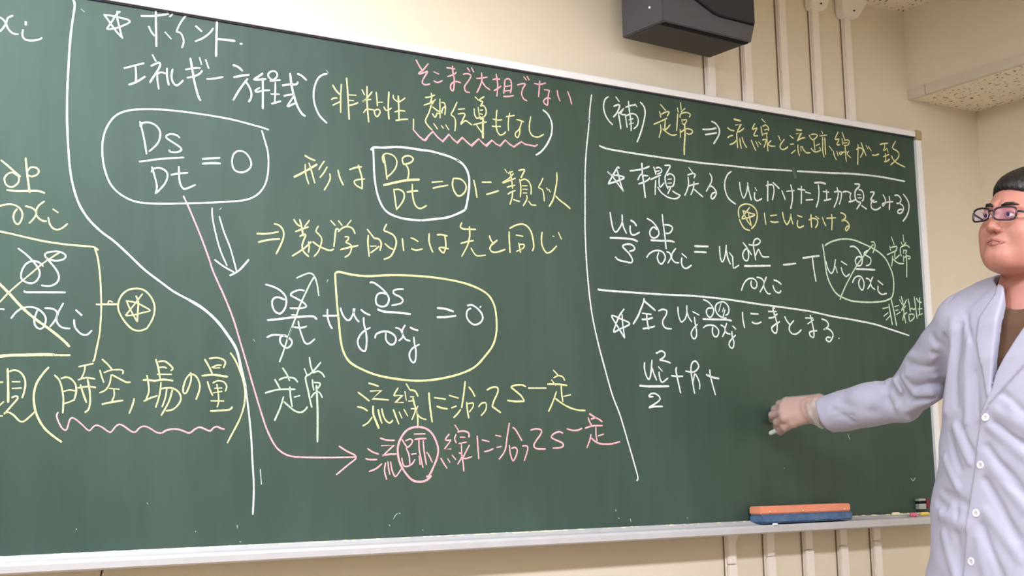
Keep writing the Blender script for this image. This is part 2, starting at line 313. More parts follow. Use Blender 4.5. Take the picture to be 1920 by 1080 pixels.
CHALK = [
('white', 'five-pointed star at the head of the upper left note', '38 1537,2056 1561,2027 1591,1989 1621,1961;38 1595,2080 1595,2051 1605,2012 1615,1975 1621,1961;38 1537,2055 1572,2056 1619,2053 1643,2050 1651,2044 1643,2033 1600,2007 1571,1996 1552,1993 1561,2011 1576,2038 1592,2067 1606,2081'),
('white', 'white chalk word "ポイント"', '44 1702,2078 1747,2085 1787,2096 1820,2107;47 1767,2129 1770,2039 1773,1948;39 1817,2131 1815,2122 1826,2108;39 1817,2131 1827,2136 1840,2135 1847,2122 1842,2108 1832,2097;39 1737,2034 1748,2013 1762,1996;39 1812,2020 1840,1994;39 1913,2124 1892,2093 1874,2059 1864,2031;39 1864,2031 1883,2028 1895,2008 1898,1985 1891,1961;53 1955,2072 1981,2053;40 1953,2000 1987,2020 2019,2049 2036,2074;53 2055,2127 2053,2044 2052,1945;51 2056,2028 2098,2030 2141,2032;47 2168,2022 2176,2023'),
('white', 'white chalk word "エネルギー"', '49 1631,1825 1716,1860;44 1681,1837 1684,1799 1683,1770;44 1653,1753 1684,1768 1723,1799;44 1756,1905 1771,1879;44 1751,1853 1783,1873 1792,1868 1785,1845 1767,1813 1747,1777;39 1779,1821 1780,1792 1787,1752;39 1779,1820 1795,1830 1818,1828;42 1823,1852 1824,1815 1832,1777;42 1849,1852 1844,1822 1850,1794 1867,1779 1884,1791 1897,1806;47 1931,1915 1941,1861 1952,1804 1970,1742 1980,1726;42 1910,1860 1943,1871 1976,1877;42 1918,1822 1952,1835 1975,1850 1986,1865;42 1974,1925 1983,1896;42 2003,1920 2017,1882;42 2010,1830 2048,1838 2085,1850'),
('white', 'white chalk word "方程式"', '48 2135,1915 2159,1909 2179,1894;48 2139,1857 2177,1870 2211,1879;43 2137,1748 2160,1791 2184,1829 2205,1858;46 2194,1847 2212,1824 2224,1796 2223,1770 2212,1750;46 2279,1895 2258,1877 2236,1860 2264,1863 2294,1871;40 2265,1824 2243,1807 2252,1802 2282,1813 2314,1819;51 2280,1871 2281,1800 2281,1727;41 2326,1871 2308,1885 2311,1903 2331,1915 2348,1911 2353,1896 2342,1879 2322,1866;41 2317,1864 2344,1871 2366,1876;43 2343,1860 2343,1812 2340,1760;41 2322,1802 2362,1806;41 2325,1755 2345,1763 2369,1773;47 2380,1851 2416,1862 2448,1866 2457,1878;52 2418,1915 2423,1871 2434,1821 2452,1767 2475,1730 2493,1718;41 2387,1802 2412,1810 2439,1815 2425,1789 2404,1752 2425,1763 2441,1772;47 2456,1919 2475,1914 2500,1896'),
('white', 'white chalk round brackets enclosing the yellow words of the second line', '44 2607,1941 2586,1934 2562,1913 2544,1871 2538,1822 2546,1775 2569,1729 2606,1698'),
('white', '~white chalk round brackets enclosing the yellow words of the second line', '49 3860,1925 3888,1908 3910,1872 3915,1834 3906,1789 3877,1737 3842,1697 3808,1674'),
('yellow', 'yellow chalk word "非粘性"', '45 2639,1889 2656,1865 2675,1849;36 2684,1900 2680,1832 2680,1759;36 2632,1817 2641,1824 2660,1828;36 2639,1790 2658,1801 2677,1812;42 2712,1935 2718,1860 2725,1731;37 2719,1852 2762,1856;37 2724,1825 2748,1827;37 2726,1801 2750,1808 2772,1820;37 2795,1888 2808,1865;37 2849,1885 2817,1844 2796,1828 2813,1839 2842,1846;42 2822,1908 2822,1825 2830,1731;37 2803,1774 2817,1792 2836,1795 2858,1794;37 2872,1886 2876,1850 2878,1819;37 2875,1835 2905,1840;37 2861,1789 2865,1772 2876,1763 2890,1780 2892,1793 2883,1801 2865,1794;37 2914,1817 2924,1802 2939,1806 2954,1816;43 2942,1897 2938,1822 2941,1759;37 2966,1885 2969,1867 2994,1854 3014,1864 3031,1878;43 2994,1884 2996,1830 2997,1766;37 2973,1799 3003,1810 3030,1811;43 2980,1757 3013,1766 3045,1771'),
('yellow', 'yellow chalk words "熱伝導もなし" underlined by a pink zigzag', '37 3078,1776 3078,1754 3077,1728;38 3147,1897 3175,1904 3201,1917;38 3182,1924 3184,1901 3175,1874;38 3140,1857 3165,1867 3198,1887;38 3175,1853 3204,1894;38 3185,1869 3164,1815 3146,1776 3163,1750 3183,1734;38 3190,1853 3216,1838 3244,1830;38 3187,1818 3202,1801 3214,1825;38 3231,1900 3231,1861 3231,1801;38 3241,1883 3257,1883 3263,1860 3259,1823;38 3220,1822 3241,1837 3247,1854 3262,1865;38 3194,1768 3214,1743;38 3238,1762 3249,1751;38 3263,1770 3280,1747;38 3331,1897 3309,1852 3295,1827 3314,1816 3321,1789 3316,1745;38 3338,1861 3375,1868;38 3337,1836 3366,1843 3378,1838 3360,1803 3351,1783 3376,1805 3392,1802 3415,1789;39 3440,1940 3458,1926;39 3493,1948 3463,1925 3485,1920 3471,1897;39 3433,1876 3435,1845 3448,1828 3470,1838;39 3457,1886 3462,1844;39 3471,1895 3490,1900 3505,1878 3499,1849 3472,1831;39 3468,1873 3484,1876;39 3467,1854 3481,1853;39 3467,1826 3488,1828;39 3426,1790 3466,1804 3504,1815;62 3486,1838 3483,1776 3482,1729;42 3447,1788 3476,1756;39 3570,1886 3564,1829 3567,1781 3584,1757 3606,1762 3621,1776;39 3545,1835 3575,1834 3599,1839;39 3539,1797 3563,1798 3590,1802;39 3627,1859 3652,1865 3677,1872;39 3648,1880 3639,1833 3639,1786;39 3691,1852 3712,1850 3734,1845;39 3722,1844 3708,1804 3683,1779 3682,1762 3696,1755 3708,1779 3711,1809;40 3780,1878 3770,1830 3772,1797 3791,1775 3827,1774 3859,1792'),
('pink', 'pink chalk zigzag line under the yellow words of the second line', '44s3075,1724 3107,1693 3132,1676 3144,1675 3162,1700 3188,1726 3213,1701 3244,1681 3281,1722 3306,1699 3329,1684 3359,1715 3390,1692 3413,1678 3457,1720 3480,1700 3501,1688 3537,1722 3561,1705 3585,1697 3618,1733 3643,1714 3670,1702 3717,1735 3742,1724 3803,1721 3818,1730'),
('pink', 'pink chalk sentence "そこまで大担でない" near the top frame', '41 3097,2085 3114,2058 3129,2037;41 3165,2075 3136,2038 3113,2021 3116,2015 3152,2031 3162,2033 3136,1991 3131,1972 3146,1963 3174,1971;41 3198,2038 3226,2031;41 3198,1991 3218,1985 3246,1998;41 3273,2071 3307,2072 3320,2072;41 3308,2084 3310,2049 3317,2013 3313,1965 3306,1953 3295,1963 3297,1986 3317,2003 3338,2006 3353,2003;41 3278,2025 3312,2040 3329,2054;41 3371,2050 3391,2057 3415,2053 3409,2031 3385,1999 3377,1981 3384,1961 3405,1959;42 3397,2088 3409,2073;42 3421,2092 3433,2072;42 3450,2040 3482,2046 3514,2056;42 3481,2074 3482,2036 3470,2001 3451,1965;42 3484,2027 3503,2004 3529,1991;42 3549,2048 3569,2054 3591,2056;42 3570,2080 3578,2026 3572,1962;42 3556,1990 3576,2002 3598,2019;42 3623,2057 3617,1998 3615,1983;42 3623,2057 3646,2067 3662,2052 3662,2014 3655,1991;42 3624,2021 3656,2030;42 3622,1996 3655,2004;42 3613,1966 3643,1970 3674,1979;43 3701,2040 3723,2049 3751,2053 3733,2024 3726,1994 3737,1971 3757,1962;43 3742,2091 3757,2076;43 3763,2096 3775,2079;43 3807,2064 3841,2063 3879,2076;43 3843,2082 3838,2038 3833,1994;43 3870,2038 3903,2040;43 3903,2040 3893,1997 3889,1957 3867,1964 3867,1981 3891,1997 3908,1994;43 3954,2045 3959,2016 3970,1990'),
('pink', '~pink chalk sentence "そこまで大担でない" near the top frame', '44 4022,2049 4037,2017 4046,1983'),
('white', 'white chalk fraction "Ds/Dt = 0"', '38 1705,1590 1716,1551 1727,1504 1737,1448;33 1705,1574 1710,1566 1715,1587;39 1713,1585 1743,1592 1775,1583 1796,1557 1794,1520 1777,1489 1749,1461;39 1885,1540 1871,1549 1848,1551 1828,1544 1824,1533 1841,1521 1874,1504 1894,1490 1890,1478 1870,1470 1844,1469 1839,1476;39 1706,1409 1750,1419 1798,1431 1905,1450;38 1762,1390 1777,1343 1786,1304 1781,1273;33 1760,1368 1763,1380;39 1766,1383 1798,1390 1827,1377 1833,1353 1820,1319 1792,1284 1779,1273;41 1850,1364 1884,1374 1924,1381;41 1884,1405 1886,1359 1892,1327 1907,1306 1929,1312 1960,1329;45 1994,1453 2036,1460 2073,1467;47 1994,1431 2036,1438 2076,1441'),
('white', '~white chalk fraction "Ds/Dt = 0"', '40 2158,1508 2139,1489 2133,1451 2144,1419 2172,1409 2202,1418 2223,1440 2225,1465 2210,1493 2188,1509 2162,1509'),
('white', 'large white chalk loop around the fraction at upper left', '40 2309,1628 2248,1639 2093,1657 1867,1661 1710,1648 1616,1618 1568,1564 1544,1489 1546,1399 1569,1318 1607,1267 1670,1233 1741,1225 1873,1235 2122,1267 2224,1292 2281,1340 2307,1411 2309,1508 2293,1570 2277,1619'),
('yellow', 'yellow chalk words "形は"', '41 2494,1525 2516,1514 2544,1506;49 2440,1415 2494,1447 2554,1487;35 2495,1481 2498,1434 2513,1389;36 2515,1490 2528,1450 2544,1397;36 2593,1507 2578,1486 2566,1464;36 2608,1481 2592,1453 2572,1427;36 2622,1449 2624,1426 2610,1394 2593,1367;42 2665,1471 2675,1435 2692,1402;42 2727,1481 2758,1494 2789,1501;42 2773,1507 2784,1473 2793,1439 2792,1392;36 2805,1442 2772,1436 2751,1426 2760,1407 2791,1394'),
('yellow', 'yellow chalk fraction "Dρ/Dt = 0" inside a white loop', '42 2911,1567 2919,1523 2928,1455;37 2910,1535 2903,1561 2917,1580 2942,1583 2969,1573 2983,1548 2975,1515 2951,1484 2924,1462;43 3020,1538 3013,1564 3030,1581 3055,1585 3074,1573 3067,1557 3045,1545 3020,1538;43 3032,1539 3047,1514 3047,1482 3039,1463;57 2910,1422 2970,1441 3039,1460 3106,1470;42 2965,1407 2971,1359 2979,1306;40 2965,1405 2994,1409 3019,1396 3021,1368 3003,1335 2979,1308;46 3038,1400 3068,1407 3097,1412;40 3068,1442 3068,1395 3077,1350 3095,1327 3117,1325 3145,1341;46 3180,1464 3240,1474;43 3185,1434 3220,1445 3269,1457;44 3303,1497 3297,1462 3307,1431 3325,1410 3346,1412 3369,1433 3378,1461 3365,1485 3339,1498 3303,1496'),
('white', 'white chalk loop around the yellow fraction', '55 2842,1592 2857,1605 2913,1611 2981,1622 3046,1625 3111,1623 3172,1623 3222,1617 3274,1609 3315,1598 3338,1589;59 3325,1594 3356,1579 3379,1554 3394,1518 3396,1472 3390,1425 3381,1378 3370,1341;55 3370,1341 3341,1324 3300,1305 3258,1290 3197,1278 3116,1264;51 3116,1264 3047,1263 2988,1269 2934,1286 2901,1316 2877,1367 2865,1419 2858,1481 2856,1543 2854,1600'),
('yellow', 'yellow chalk words "に類似"', '39 3612,1576 3625,1561;39 3658,1569 3633,1557;39 3642,1567 3652,1526 3656,1480;39 3663,1558 3635,1529 3594,1502 3621,1511 3675,1535;39 3623,1481 3643,1490 3670,1497;39 3628,1446 3642,1456 3672,1469;39 3656,1465 3653,1432 3638,1393;39 3660,1421 3679,1416 3698,1415;45 3697,1579 3733,1587 3724,1566 3710,1541;39 3701,1531 3708,1494 3704,1439;39 3704,1524 3732,1536 3759,1525 3772,1495 3770,1459;39 3717,1499 3747,1502;39 3719,1481 3747,1483;39 3721,1461 3744,1463;39 3743,1450 3745,1431 3720,1393;39 3756,1420 3772,1403 3799,1403;39 3848,1553 3834,1525 3819,1500 3842,1492 3851,1460 3853,1431;40 3870,1502 3876,1493;40 3884,1497 3892,1483;46 3937,1591 3937,1550 3924,1491 3908,1441 3883,1405;46 3926,1465 3954,1443 3987,1425 4017,1405'),
('yellow', '~yellow chalk words "に類似"', '44 3423,1499 3432,1462 3440,1412;50 3473,1494 3525,1499;44 3497,1432 3531,1443 3570,1458'),
('yellow', 'yellow chalk sentence "⇒数学的には先と同じ"', '43 2256,1129 2303,1132 2359,1145;43 2264,1090 2312,1104 2366,1113;40 2340,1182 2365,1177 2384,1156 2387,1126 2374,1088 2351,1042;41 2438,1211 2453,1191 2468,1182;41 2468,1213 2478,1176 2485,1138;35 2516,1213 2503,1195 2492,1181;41 2447,1154 2476,1167 2510,1181;41 2469,1133 2485,1143 2498,1142 2485,1109 2480,1083 2489,1060 2512,1041;41 2431,1037 2467,1061 2498,1084 2525,1110;35 2512,1111 2516,1086 2512,1060;35 2562,1189 2550,1165 2566,1149 2580,1129 2573,1094 2559,1063 2541,1043;41 2535,1112 2562,1095 2594,1083 2621,1077 2640,1084;41 2627,1221 2649,1201;41 2667,1224 2685,1204;36 2733,1232 2712,1206;41 2665,1184 2654,1182 2649,1151 2643,1099;41 2665,1172 2691,1193 2714,1200 2740,1193 2753,1170;36 2700,1149 2719,1150 2716,1135 2705,1123 2728,1114 2735,1097 2723,1066 2700,1050;41 2677,1085 2719,1098 2768,1111;36 2819,1195 2837,1175 2854,1156;42 2824,1165 2822,1126 2828,1063;42 2854,1154 2880,1152 2894,1131 2887,1098;36 2834,1113 2865,1116;36 2836,1081 2860,1098 2880,1115;42 2923,1228 2909,1198 2933,1189 2962,1176 2976,1146 2967,1110 2944,1071 2908,1054;37 2913,1132 2938,1114 2959,1106;42 3009,1164 3012,1135 3016,1106;37 3056,1171 3075,1167 3096,1156;43 3060,1117 3085,1112 3119,1120;43 3160,1200 3158,1169 3165,1138 3178,1110;43 3205,1199 3231,1201 3261,1197;43 3249,1194 3254,1158 3251,1131 3240,1110 3223,1120 3215,1133 3236,1136 3267,1132'),
('yellow', '~yellow chalk sentence "⇒数学的には先と同じ"', '44 3348,1271 3339,1251 3355,1241 3392,1242 3428,1244;44 3392,1255 3394,1210 3386,1182;44 3341,1165 3375,1176 3413,1185;38 3388,1177 3375,1149 3345,1099;38 3400,1146 3416,1122 3436,1108 3484,1115;44 3511,1217 3518,1196 3536,1177;44 3556,1197 3522,1171 3512,1150 3527,1135 3559,1137 3602,1153;45 3630,1247 3630,1205 3633,1140;45 3634,1266 3670,1285 3709,1295 3742,1286 3766,1258 3777,1216 3780,1179 3771,1159;45 3672,1234 3713,1231;39 3687,1193 3694,1163 3697,1145;39 3692,1186 3720,1188 3717,1172 3700,1159;39 3672,1148 3711,1164;45 3834,1261 3829,1220 3836,1183 3860,1154 3889,1163 3923,1194;39 3901,1247 3908,1245;40 3938,1269 3956,1235'),
('white', 'white chalk term "∂s/∂t +" struck through in pale green', '43 2300,895 2335,887 2370,872 2396,847 2402,818 2392,784 2370,763 2344,774 2332,802 2335,827 2357,839 2392,830;40 2490,877 2463,878 2432,865 2423,852 2450,839 2485,822 2501,806 2492,797 2458,792 2421,791;40 2428,759 2443,760;48 2310,730 2362,737 2428,748 2481,754 2534,758 2553,746;40 2461,731 2467,701 2481,660 2496,631 2517,630 2543,651;40 2439,704 2472,701 2501,709;43 2308,651 2332,662 2366,664 2401,659 2428,641 2426,620 2406,605 2384,615 2371,635 2375,656 2397,663;43 2586,763 2621,765 2658,767;43 2609,794 2609,761 2620,724 2632,705'),
('pale', 'pale green chalk arrow striking out the first derivative', '38 2452,934 2485,950 2516,961 2539,952 2555,914 2564,858;40 2541,945 2521,913 2499,869 2472,813 2450,754 2428,699 2406,644 2384,578 2369,541;48 2428,699 2406,644'),
('white', 'white chalk equation "uj ∂s/∂xj = 0" inside the yellow loop', '44 2676,804 2687,773 2708,749 2726,752 2740,776 2750,803;44 2743,802 2747,776 2759,755 2771,744;44 2783,802 2804,787 2829,778;44 2797,763 2799,731 2810,689 2812,642 2803,603 2777,615 2765,645 2775,675 2801,701 2830,716;45 2833,935 2845,938 2873,925 2907,900 2931,871 2930,845 2916,827 2892,822 2868,831 2862,855 2873,881 2897,889 2916,884;42 3011,914 2979,911 2957,901 2964,886 2993,875 3009,860 3000,844 2978,837 2949,830;50 2873,807 2906,798 2964,797 3049,793;45 2857,669 2864,687 2895,700 2929,701 2962,684 2969,661 2955,641 2933,642 2915,663 2915,693;42 2968,722 2992,716 3004,696 3020,669 3045,661;42 3019,736 3004,710 3006,679 2986,660;45 3048,727 3067,719 3089,714;42 3067,679 3071,647 3078,612 3075,569 3063,555 3046,572 3042,598 3059,625 3096,645'),
('white', '~white chalk equation "uj ∂s/∂xj = 0" inside the yellow loop', '52 3201,830 3246,828 3290,817;49 3199,784 3250,787 3304,796'),
('white', '~white chalk equation "uj ∂s/∂xj = 0" inside the yellow loop', '46 3374,851 3400,855 3431,839 3457,813 3461,786 3440,763 3409,756 3380,774 3367,800 3374,827 3392,837;44 3447,845 3451,850'),
('yellow', 'long yellow chalk loop around the equation in the middle of the board', '52 2650,968 2667,977 2737,968 2821,966 2965,980 3143,983 3294,973 3402,953 3486,919 3526,872 3541,813 3542,731 3522,662 3479,607 3410,543 3317,504 3195,477 3077,467 2960,475 2861,491 2776,520 2721,551 2693,591 2677,646 2666,747 2656,848 2648,968'),
('pale', 'pale green chalk word "定常" below the struck-out derivative', '40 2384,512 2404,484 2417,456;40 2368,457 2389,467 2415,469 2441,466 2457,450;40 2346,458 2359,438 2371,417;40 2301,396 2337,407 2380,414 2445,415;40 2420,425 2423,382 2431,337;37 2441,379 2468,386;40 2388,379 2374,333 2346,272;40 2391,357 2420,333 2446,315 2472,309 2492,318 2506,334;40 2492,511 2504,483;40 2517,564 2522,532 2531,504;40 2573,542 2543,508 2517,485 2497,470 2510,412 2519,371 2528,335;40 2534,493 2561,501 2582,490 2592,475;37 2532,461 2534,433 2539,413;38 2541,448 2570,446 2566,430 2552,417;38 2526,379 2543,400 2566,403 2581,380;48 2552,434 2555,384 2558,302 2557,175'),
('yellow', 'yellow chalk sentence "流線に沿ってS一定"', '41 2822,450 2846,445 2872,437;41s2830,413 2888,416 2841,377 2926,372;41 2766,406 2794,387 2823,367;41 2762,337 2789,333 2813,320;36 2790,248 2817,263 2838,289;52 2844,341 2845,304 2859,270 2873,238;44 2871,325 2878,295 2890,262;41 2890,329 2897,300 2911,274 2932,262 2947,274;36 2978,430 2955,394 2974,394;42s2960,394 3001,395 2964,360 3005,361;41 2952,326 2964,296 2980,258;36 2983,316 2997,287;36 3009,328 3028,297;42 3023,451 3042,423;42 3044,421 3071,417 3086,393;36 3015,414 3022,373;36 3044,389 3063,389;36 3034,367 3056,369;42 3059,382 3068,348 3082,305 3084,251;36 3048,331 3070,329 3067,309 3052,279;36 3085,344 3077,322 3089,297 3109,284 3129,280;48 3147,409 3153,340 3163,269;48 3177,386 3238,380;45 3191,344 3218,336 3248,332;43 3262,398 3312,386;43 3273,337 3299,346;46 3353,468 3344,408 3331,340;43 3324,329 3305,307 3285,290;43 3374,442 3392,422 3407,397;43 3360,366 3363,329 3370,289;37 3365,358 3396,362 3395,342 3374,318;38 3429,344 3445,361 3471,363 3470,330 3443,301;46 3479,429 3512,443 3540,442 3543,420 3521,379 3507,347;46 3507,347 3530,333 3556,317;44 3710,450 3687,458 3644,455 3623,446 3644,430 3680,404 3699,379;50 3698,375 3647,373 3600,378;48 3727,442 3834,444;45 3884,538 3914,511;39 3884,498 3913,510 3941,505 3953,487;39 3871,488 3895,460;48 3846,465 3901,466 3965,461;45 3931,461 3932,421 3938,377;39 3945,403 3988,412;45 3899,426 3876,374 3848,325;45 3893,391 3937,364 3987,343 4037,332 4077,331'),
('pink', 'pink chalk sentence "流線に沿ってs一定" below the yellow one', '39 3257,208 3235,181 3268,179;39s3268,179 3230,136 3265,136;39 3209,92 3224,68 3242,44;39 3247,89 3259,72;40 3272,106 3292,85;40 3291,253 3312,224;46 3306,219 3337,224 3367,215 3371,195;40 3296,206 3288,187 3296,167;40 3319,193 3347,193;40 3311,162 3354,169;40 3326,158 3327,106 3334,67 3337,28;40 3312,117 3330,104 3304,62;40 3371,154 3337,97 3347,88 3383,97;40 3417,199 3420,149 3424,87;43 3446,180 3485,171;43 3458,122 3484,126 3507,135;43 3524,202 3554,197;43 3531,142 3555,146;43 3607,262 3593,197 3578,126 3543,84;41 3627,241 3644,230 3680,176;41 3605,152 3609,112 3624,74 3643,98 3651,127 3639,141 3618,137;41 3682,148 3709,148 3714,129 3693,76;44 3735,228 3768,235 3800,228 3794,205 3766,174 3752,149 3770,134 3822,132;45 3932,213 3910,220 3877,210 3861,192 3887,178 3925,164 3934,148 3913,138 3869,136;45 3960,235 3994,227 4028,228 4054,238;61 4106,314 4144,293;46 4115,286 4150,292 4185,274;45 4096,293 4106,270 4117,254;45 4075,238 4120,250 4186,252;42 4144,242 4144,205 4149,172;46 4158,198 4192,207;45 4111,205 4103,177 4084,138;46 4115,186 4145,165 4180,156 4243,156 4297,167'),
('pink', '~pink chalk sentence "流線に沿ってs一定" below the yellow one', '41 2880,190 2915,181 2955,179;41s2887,154 2953,156 2893,106;41 2893,109 2928,113 2964,114;41 2814,141 2839,125 2870,115;41 2804,94 2825,89 2861,89;41 2822,34 2857,46 2887,68;41 2908,72 2902,35 2913,-4;38 2921,78 2924,47 2930,19;38 2935,78 2942,38 2958,8 2975,21 2994,46'),
('pink', 'pink chalk character "跡" ringed with pink chalk', '39 2996,185 3010,164 3025,144;39 3017,177 3039,185 3054,177 3044,158 3027,145;39 3019,141 3034,109 3038,66;39 3047,112 3073,115;39 2995,94 3002,62 3019,54 3048,64 3065,86;42 3064,209 3122,210;42 3066,183 3098,187 3127,187;39 3089,179 3090,134 3099,91 3109,49;39 3112,179 3117,125 3128,63;39 3088,104 3094,63;39 3131,121 3145,103 3160,74;53 3154,7 3134,-10 3105,-19 3066,-17 3037,-1 3004,37 2983,75 2974,118 2976,156 2996,198 3025,228 3059,241 3093,243 3132,234 3162,211 3183,176 3194,142 3192,107 3177,69 3154,26 3139,5 3129,5'),
('pink', 'long pink chalk arrow running down from the fraction to the lower middle', '39 1907,1272 1935,1216 1986,1103 2024,1009 2050,937 2101,831 2144,731 2178,628 2209,532 2243,424 2282,304 2308,232 2342,167 2373,133 2412,113 2464,105 2597,101 2755,102;41 2667,153 2705,130 2755,102 2708,63 2653,22'),
('white', 'short white chalk double arrow pointing down', '34 2041,1230 2043,1185 2060,1109 2082,1037 2113,971;34 2075,1194 2098,1124 2128,1053 2158,952;37 2056,993 2099,965 2146,943;45 2216,1004 2192,975 2167,949 2128,926'),
('white', 'white chalk dividing line snaking down between the left and middle notes', '45 1402,2099 1409,2076 1400,1990 1393,1904 1389,1784 1387,1665 1390,1547 1398,1430 1412,1314 1441,1212 1483,1141 1541,1085 1600,1045 1658,997 1735,929 1807,879 1869,838 1938,805;60 1938,805 2002,770 2064,720 2115,660 2161,591 2184,507 2205,423;41 2205,423 2221,315 2234,196 2240,100 2248,-30 2244,-146;21 2278,52 2284,-14'),
('yellow', 'yellow chalk fraction "∂p/∂xi" at the left edge', '39 1125,1351 1149,1333 1175,1312 1203,1290;36 1190,1293 1171,1304 1152,1295 1140,1274 1148,1249 1170,1241 1192,1257 1199,1277 1195,1292;41 1223,1371 1230,1311 1243,1226;37 1233,1318 1244,1333 1264,1335 1278,1323 1271,1305 1251,1295 1236,1298;41 1152,1227 1188,1226 1242,1232 1278,1235 1303,1229;36 1106,1139 1126,1156 1154,1166 1179,1167 1204,1155 1217,1130 1211,1099 1199,1085 1187,1093 1181,1115 1185,1135 1194,1149;36 1228,1165 1251,1161 1268,1150 1273,1135 1260,1111 1246,1094;36 1303,1192 1280,1170 1271,1142 1281,1120 1300,1108 1314,1108;37 1341,1162 1361,1150;37 1322,1124 1329,1097 1344,1079 1363,1075 1385,1087 1401,1103'),
('white', 'white chalk letters "xi" at the upper left corner', '37 1090,1967 1106,1967 1123,1952 1135,1925 1154,1908 1176,1906;37 1152,1985 1133,1972 1126,1947 1113,1921 1098,1904;55 1206,1966 1207,1955;37 1196,1929 1194,1905 1207,1888 1234,1888 1262,1897 1274,1906'),
('white', 'white chalk fraction "∂s/∂xi" struck through with yellow chalk', '36 1204,983 1235,961 1265,933 1287,904 1294,882 1285,855 1264,839 1238,843 1220,858 1221,888 1236,918 1257,932 1275,934 1294,927 1306,915;37 1326,946 1315,955 1314,968 1332,977 1365,982 1391,974 1399,961 1384,947 1355,941 1333,945;37 1318,952 1341,927 1364,898 1373,872 1365,848 1343,834 1322,831 1303,833;41 1234,805 1240,800 1297,803 1399,808;36 1185,689 1203,714 1227,732 1259,739 1288,733 1314,713 1324,688 1315,657 1299,649 1283,660 1277,682 1282,708 1288,725;36 1319,737 1342,737 1361,731 1370,716 1362,689 1342,660;36 1393,761 1375,724 1367,693 1375,671 1395,657 1423,655;47 1447,735 1470,715;37 1440,693 1443,666 1455,648 1473,633 1496,632 1514,650;36 1132,725 1155,724'),
('yellow', 'yellow chalk frame and crossing out strokes at the left edge', '39 1108,1053 1129,1049 1165,1044 1201,1038 1255,1029 1309,1021 1383,1015 1457,1013 1513,1012 1533,1001;37 1519,1008 1533,967 1544,894 1550,817 1553,740 1551,682 1548,636 1540,590 1533,552 1528,525 1523,520;31 1376,980 1347,959 1305,926 1259,881 1207,831 1169,792 1139,755 1125,741;53 1122,841 1171,794 1227,735 1282,689 1337,651 1393,608 1422,580;60 1125,526 1180,534 1251,538 1322,542 1358,542;41 1358,541 1395,541 1426,542'),
('yellow', 'ringed yellow chalk star on the left beside the dividing line', '42 1532,764 1549,763;42 1549,765 1591,767 1621,769;32 1581,768 1585,782 1600,777;38 1751,669 1724,658 1693,661 1665,683 1642,713 1626,747 1627,782 1643,814 1670,835 1705,842 1736,837 1764,813 1782,778 1784,743 1774,707 1753,671;33 1659,785 1702,780 1738,764 1765,748 1738,739 1692,725 1657,721;33 1657,721 1691,766 1729,819;33 1661,785 1675,754 1708,697;38 1702,809 1712,783 1711,744 1709,697'),
('yellow', 'yellow chalk character "現" cut by the left edge of the view', '35 1128,421 1159,423;35 1165,343 1145,323;35 1146,285 1162,285;45 1177,478 1181,409 1183,342;36 1181,466 1203,474 1228,465 1245,440 1249,410 1243,377 1238,361;36 1197,426 1226,426;36 1198,398 1232,400;36 1198,361 1213,367 1221,359 1204,336 1170,294;36 1170,297 1187,300 1209,286 1227,267 1244,262 1262,275 1288,301'),
('yellow', 'yellow chalk words "(時空,場の量)"', '43 1340,488 1317,460 1293,419 1284,374 1287,330 1297,293 1315,257 1338,227 1373,198 1400,179;36 1366,456 1383,439 1394,413 1403,368 1404,331 1403,300;36 1393,443 1412,449 1434,442 1453,418 1456,388 1448,352;31 1404,389 1428,395 1453,392;31 1405,337 1429,345 1450,356;37 1465,495 1491,501 1523,509;32 1490,499 1488,475 1476,446;37 1464,439 1496,449 1531,444;37 1464,405 1501,411 1536,408;37 1473,418 1485,381 1499,345;37 1502,441 1512,392 1515,347 1509,315 1495,303;37 1562,528 1585,508 1605,485;32 1553,482 1560,458 1570,431;32 1571,472 1600,483 1638,486 1652,481 1650,469;32 1601,462 1596,428 1580,399 1555,386;37 1605,463 1635,448 1666,433 1682,433;32 1594,405 1636,402;32 1614,402 1616,375 1607,352;42 1566,337 1603,346 1652,354;37 1702,362 1695,334 1682,300;37 1756,464 1763,427 1765,393 1754,362;43 1740,444 1767,444 1790,441 1829,448 1869,443;37 1745,352 1772,366 1801,376;38 1794,535 1805,498 1814,451;38 1806,525 1832,528 1856,513 1870,496 1862,488;33 1811,500 1828,502 1842,498;33 1801,470 1864,471;38 1818,434 1813,382 1797,327;38 1820,407 1861,412 1893,398 1908,371 1900,344 1875,319 1843,311;33 1844,405 1838,367 1825,329;38 1869,402 1854,351 1822,292;38 1950,480 1953,450 1941,411 1930,390 1918,393 1919,422 1933,458 1953,474 1977,463 1992,431 1990,400 1977,364;39 2014,541 2033,511 2050,476;39 2035,545 2070,550 2099,543 2110,529 2102,507;33 2048,506 2070,516 2091,517;34 2054,504 2083,505;46 2003,468 2054,473 2119,466;38 2028,442 2037,413 2051,383;34 2053,437 2075,447 2104,442 2117,422 2111,402;33 2061,413 2094,415;33 2055,393 2094,400;33 2071,431 2078,393 2080,354 2074,331;39 2045,357 2103,357;44 2044,312 2081,314 2130,319 2143,330;39 2133,574 2153,547 2175,503 2194,451 2203,403 2201,347 2185,291 2164,247 2140,204 2123,172'),
('pink', 'pink chalk wavy line under the yellow words at the left', '34 1384,301 1378,287 1387,261 1402,235 1417,227 1424,239 1431,268 1441,279 1460,270 1486,248 1513,225 1531,242 1545,248 1568,239 1602,218 1621,239 1639,252 1662,243 1689,224 1709,219 1727,237 1747,244 1770,237 1801,218 1825,214;41 1825,214 1844,226 1872,232 1896,231 1920,224 1948,215 1972,231 1992,240 2012,235 2041,224 2057,237 2073,243 2090,236 2106,232'),
('white', 'white chalk dividing line bending down between the middle and right notes', '43 4181,2052 4167,1969 4157,1878 4134,1727 4122,1593 4117,1446 4112,1300 4114,1155 4120,1040 4130,926 4147,812 4177,685 4214,558 4258,417 4307,304 4354,162 4386,63 4411,-22 4403,-39'),
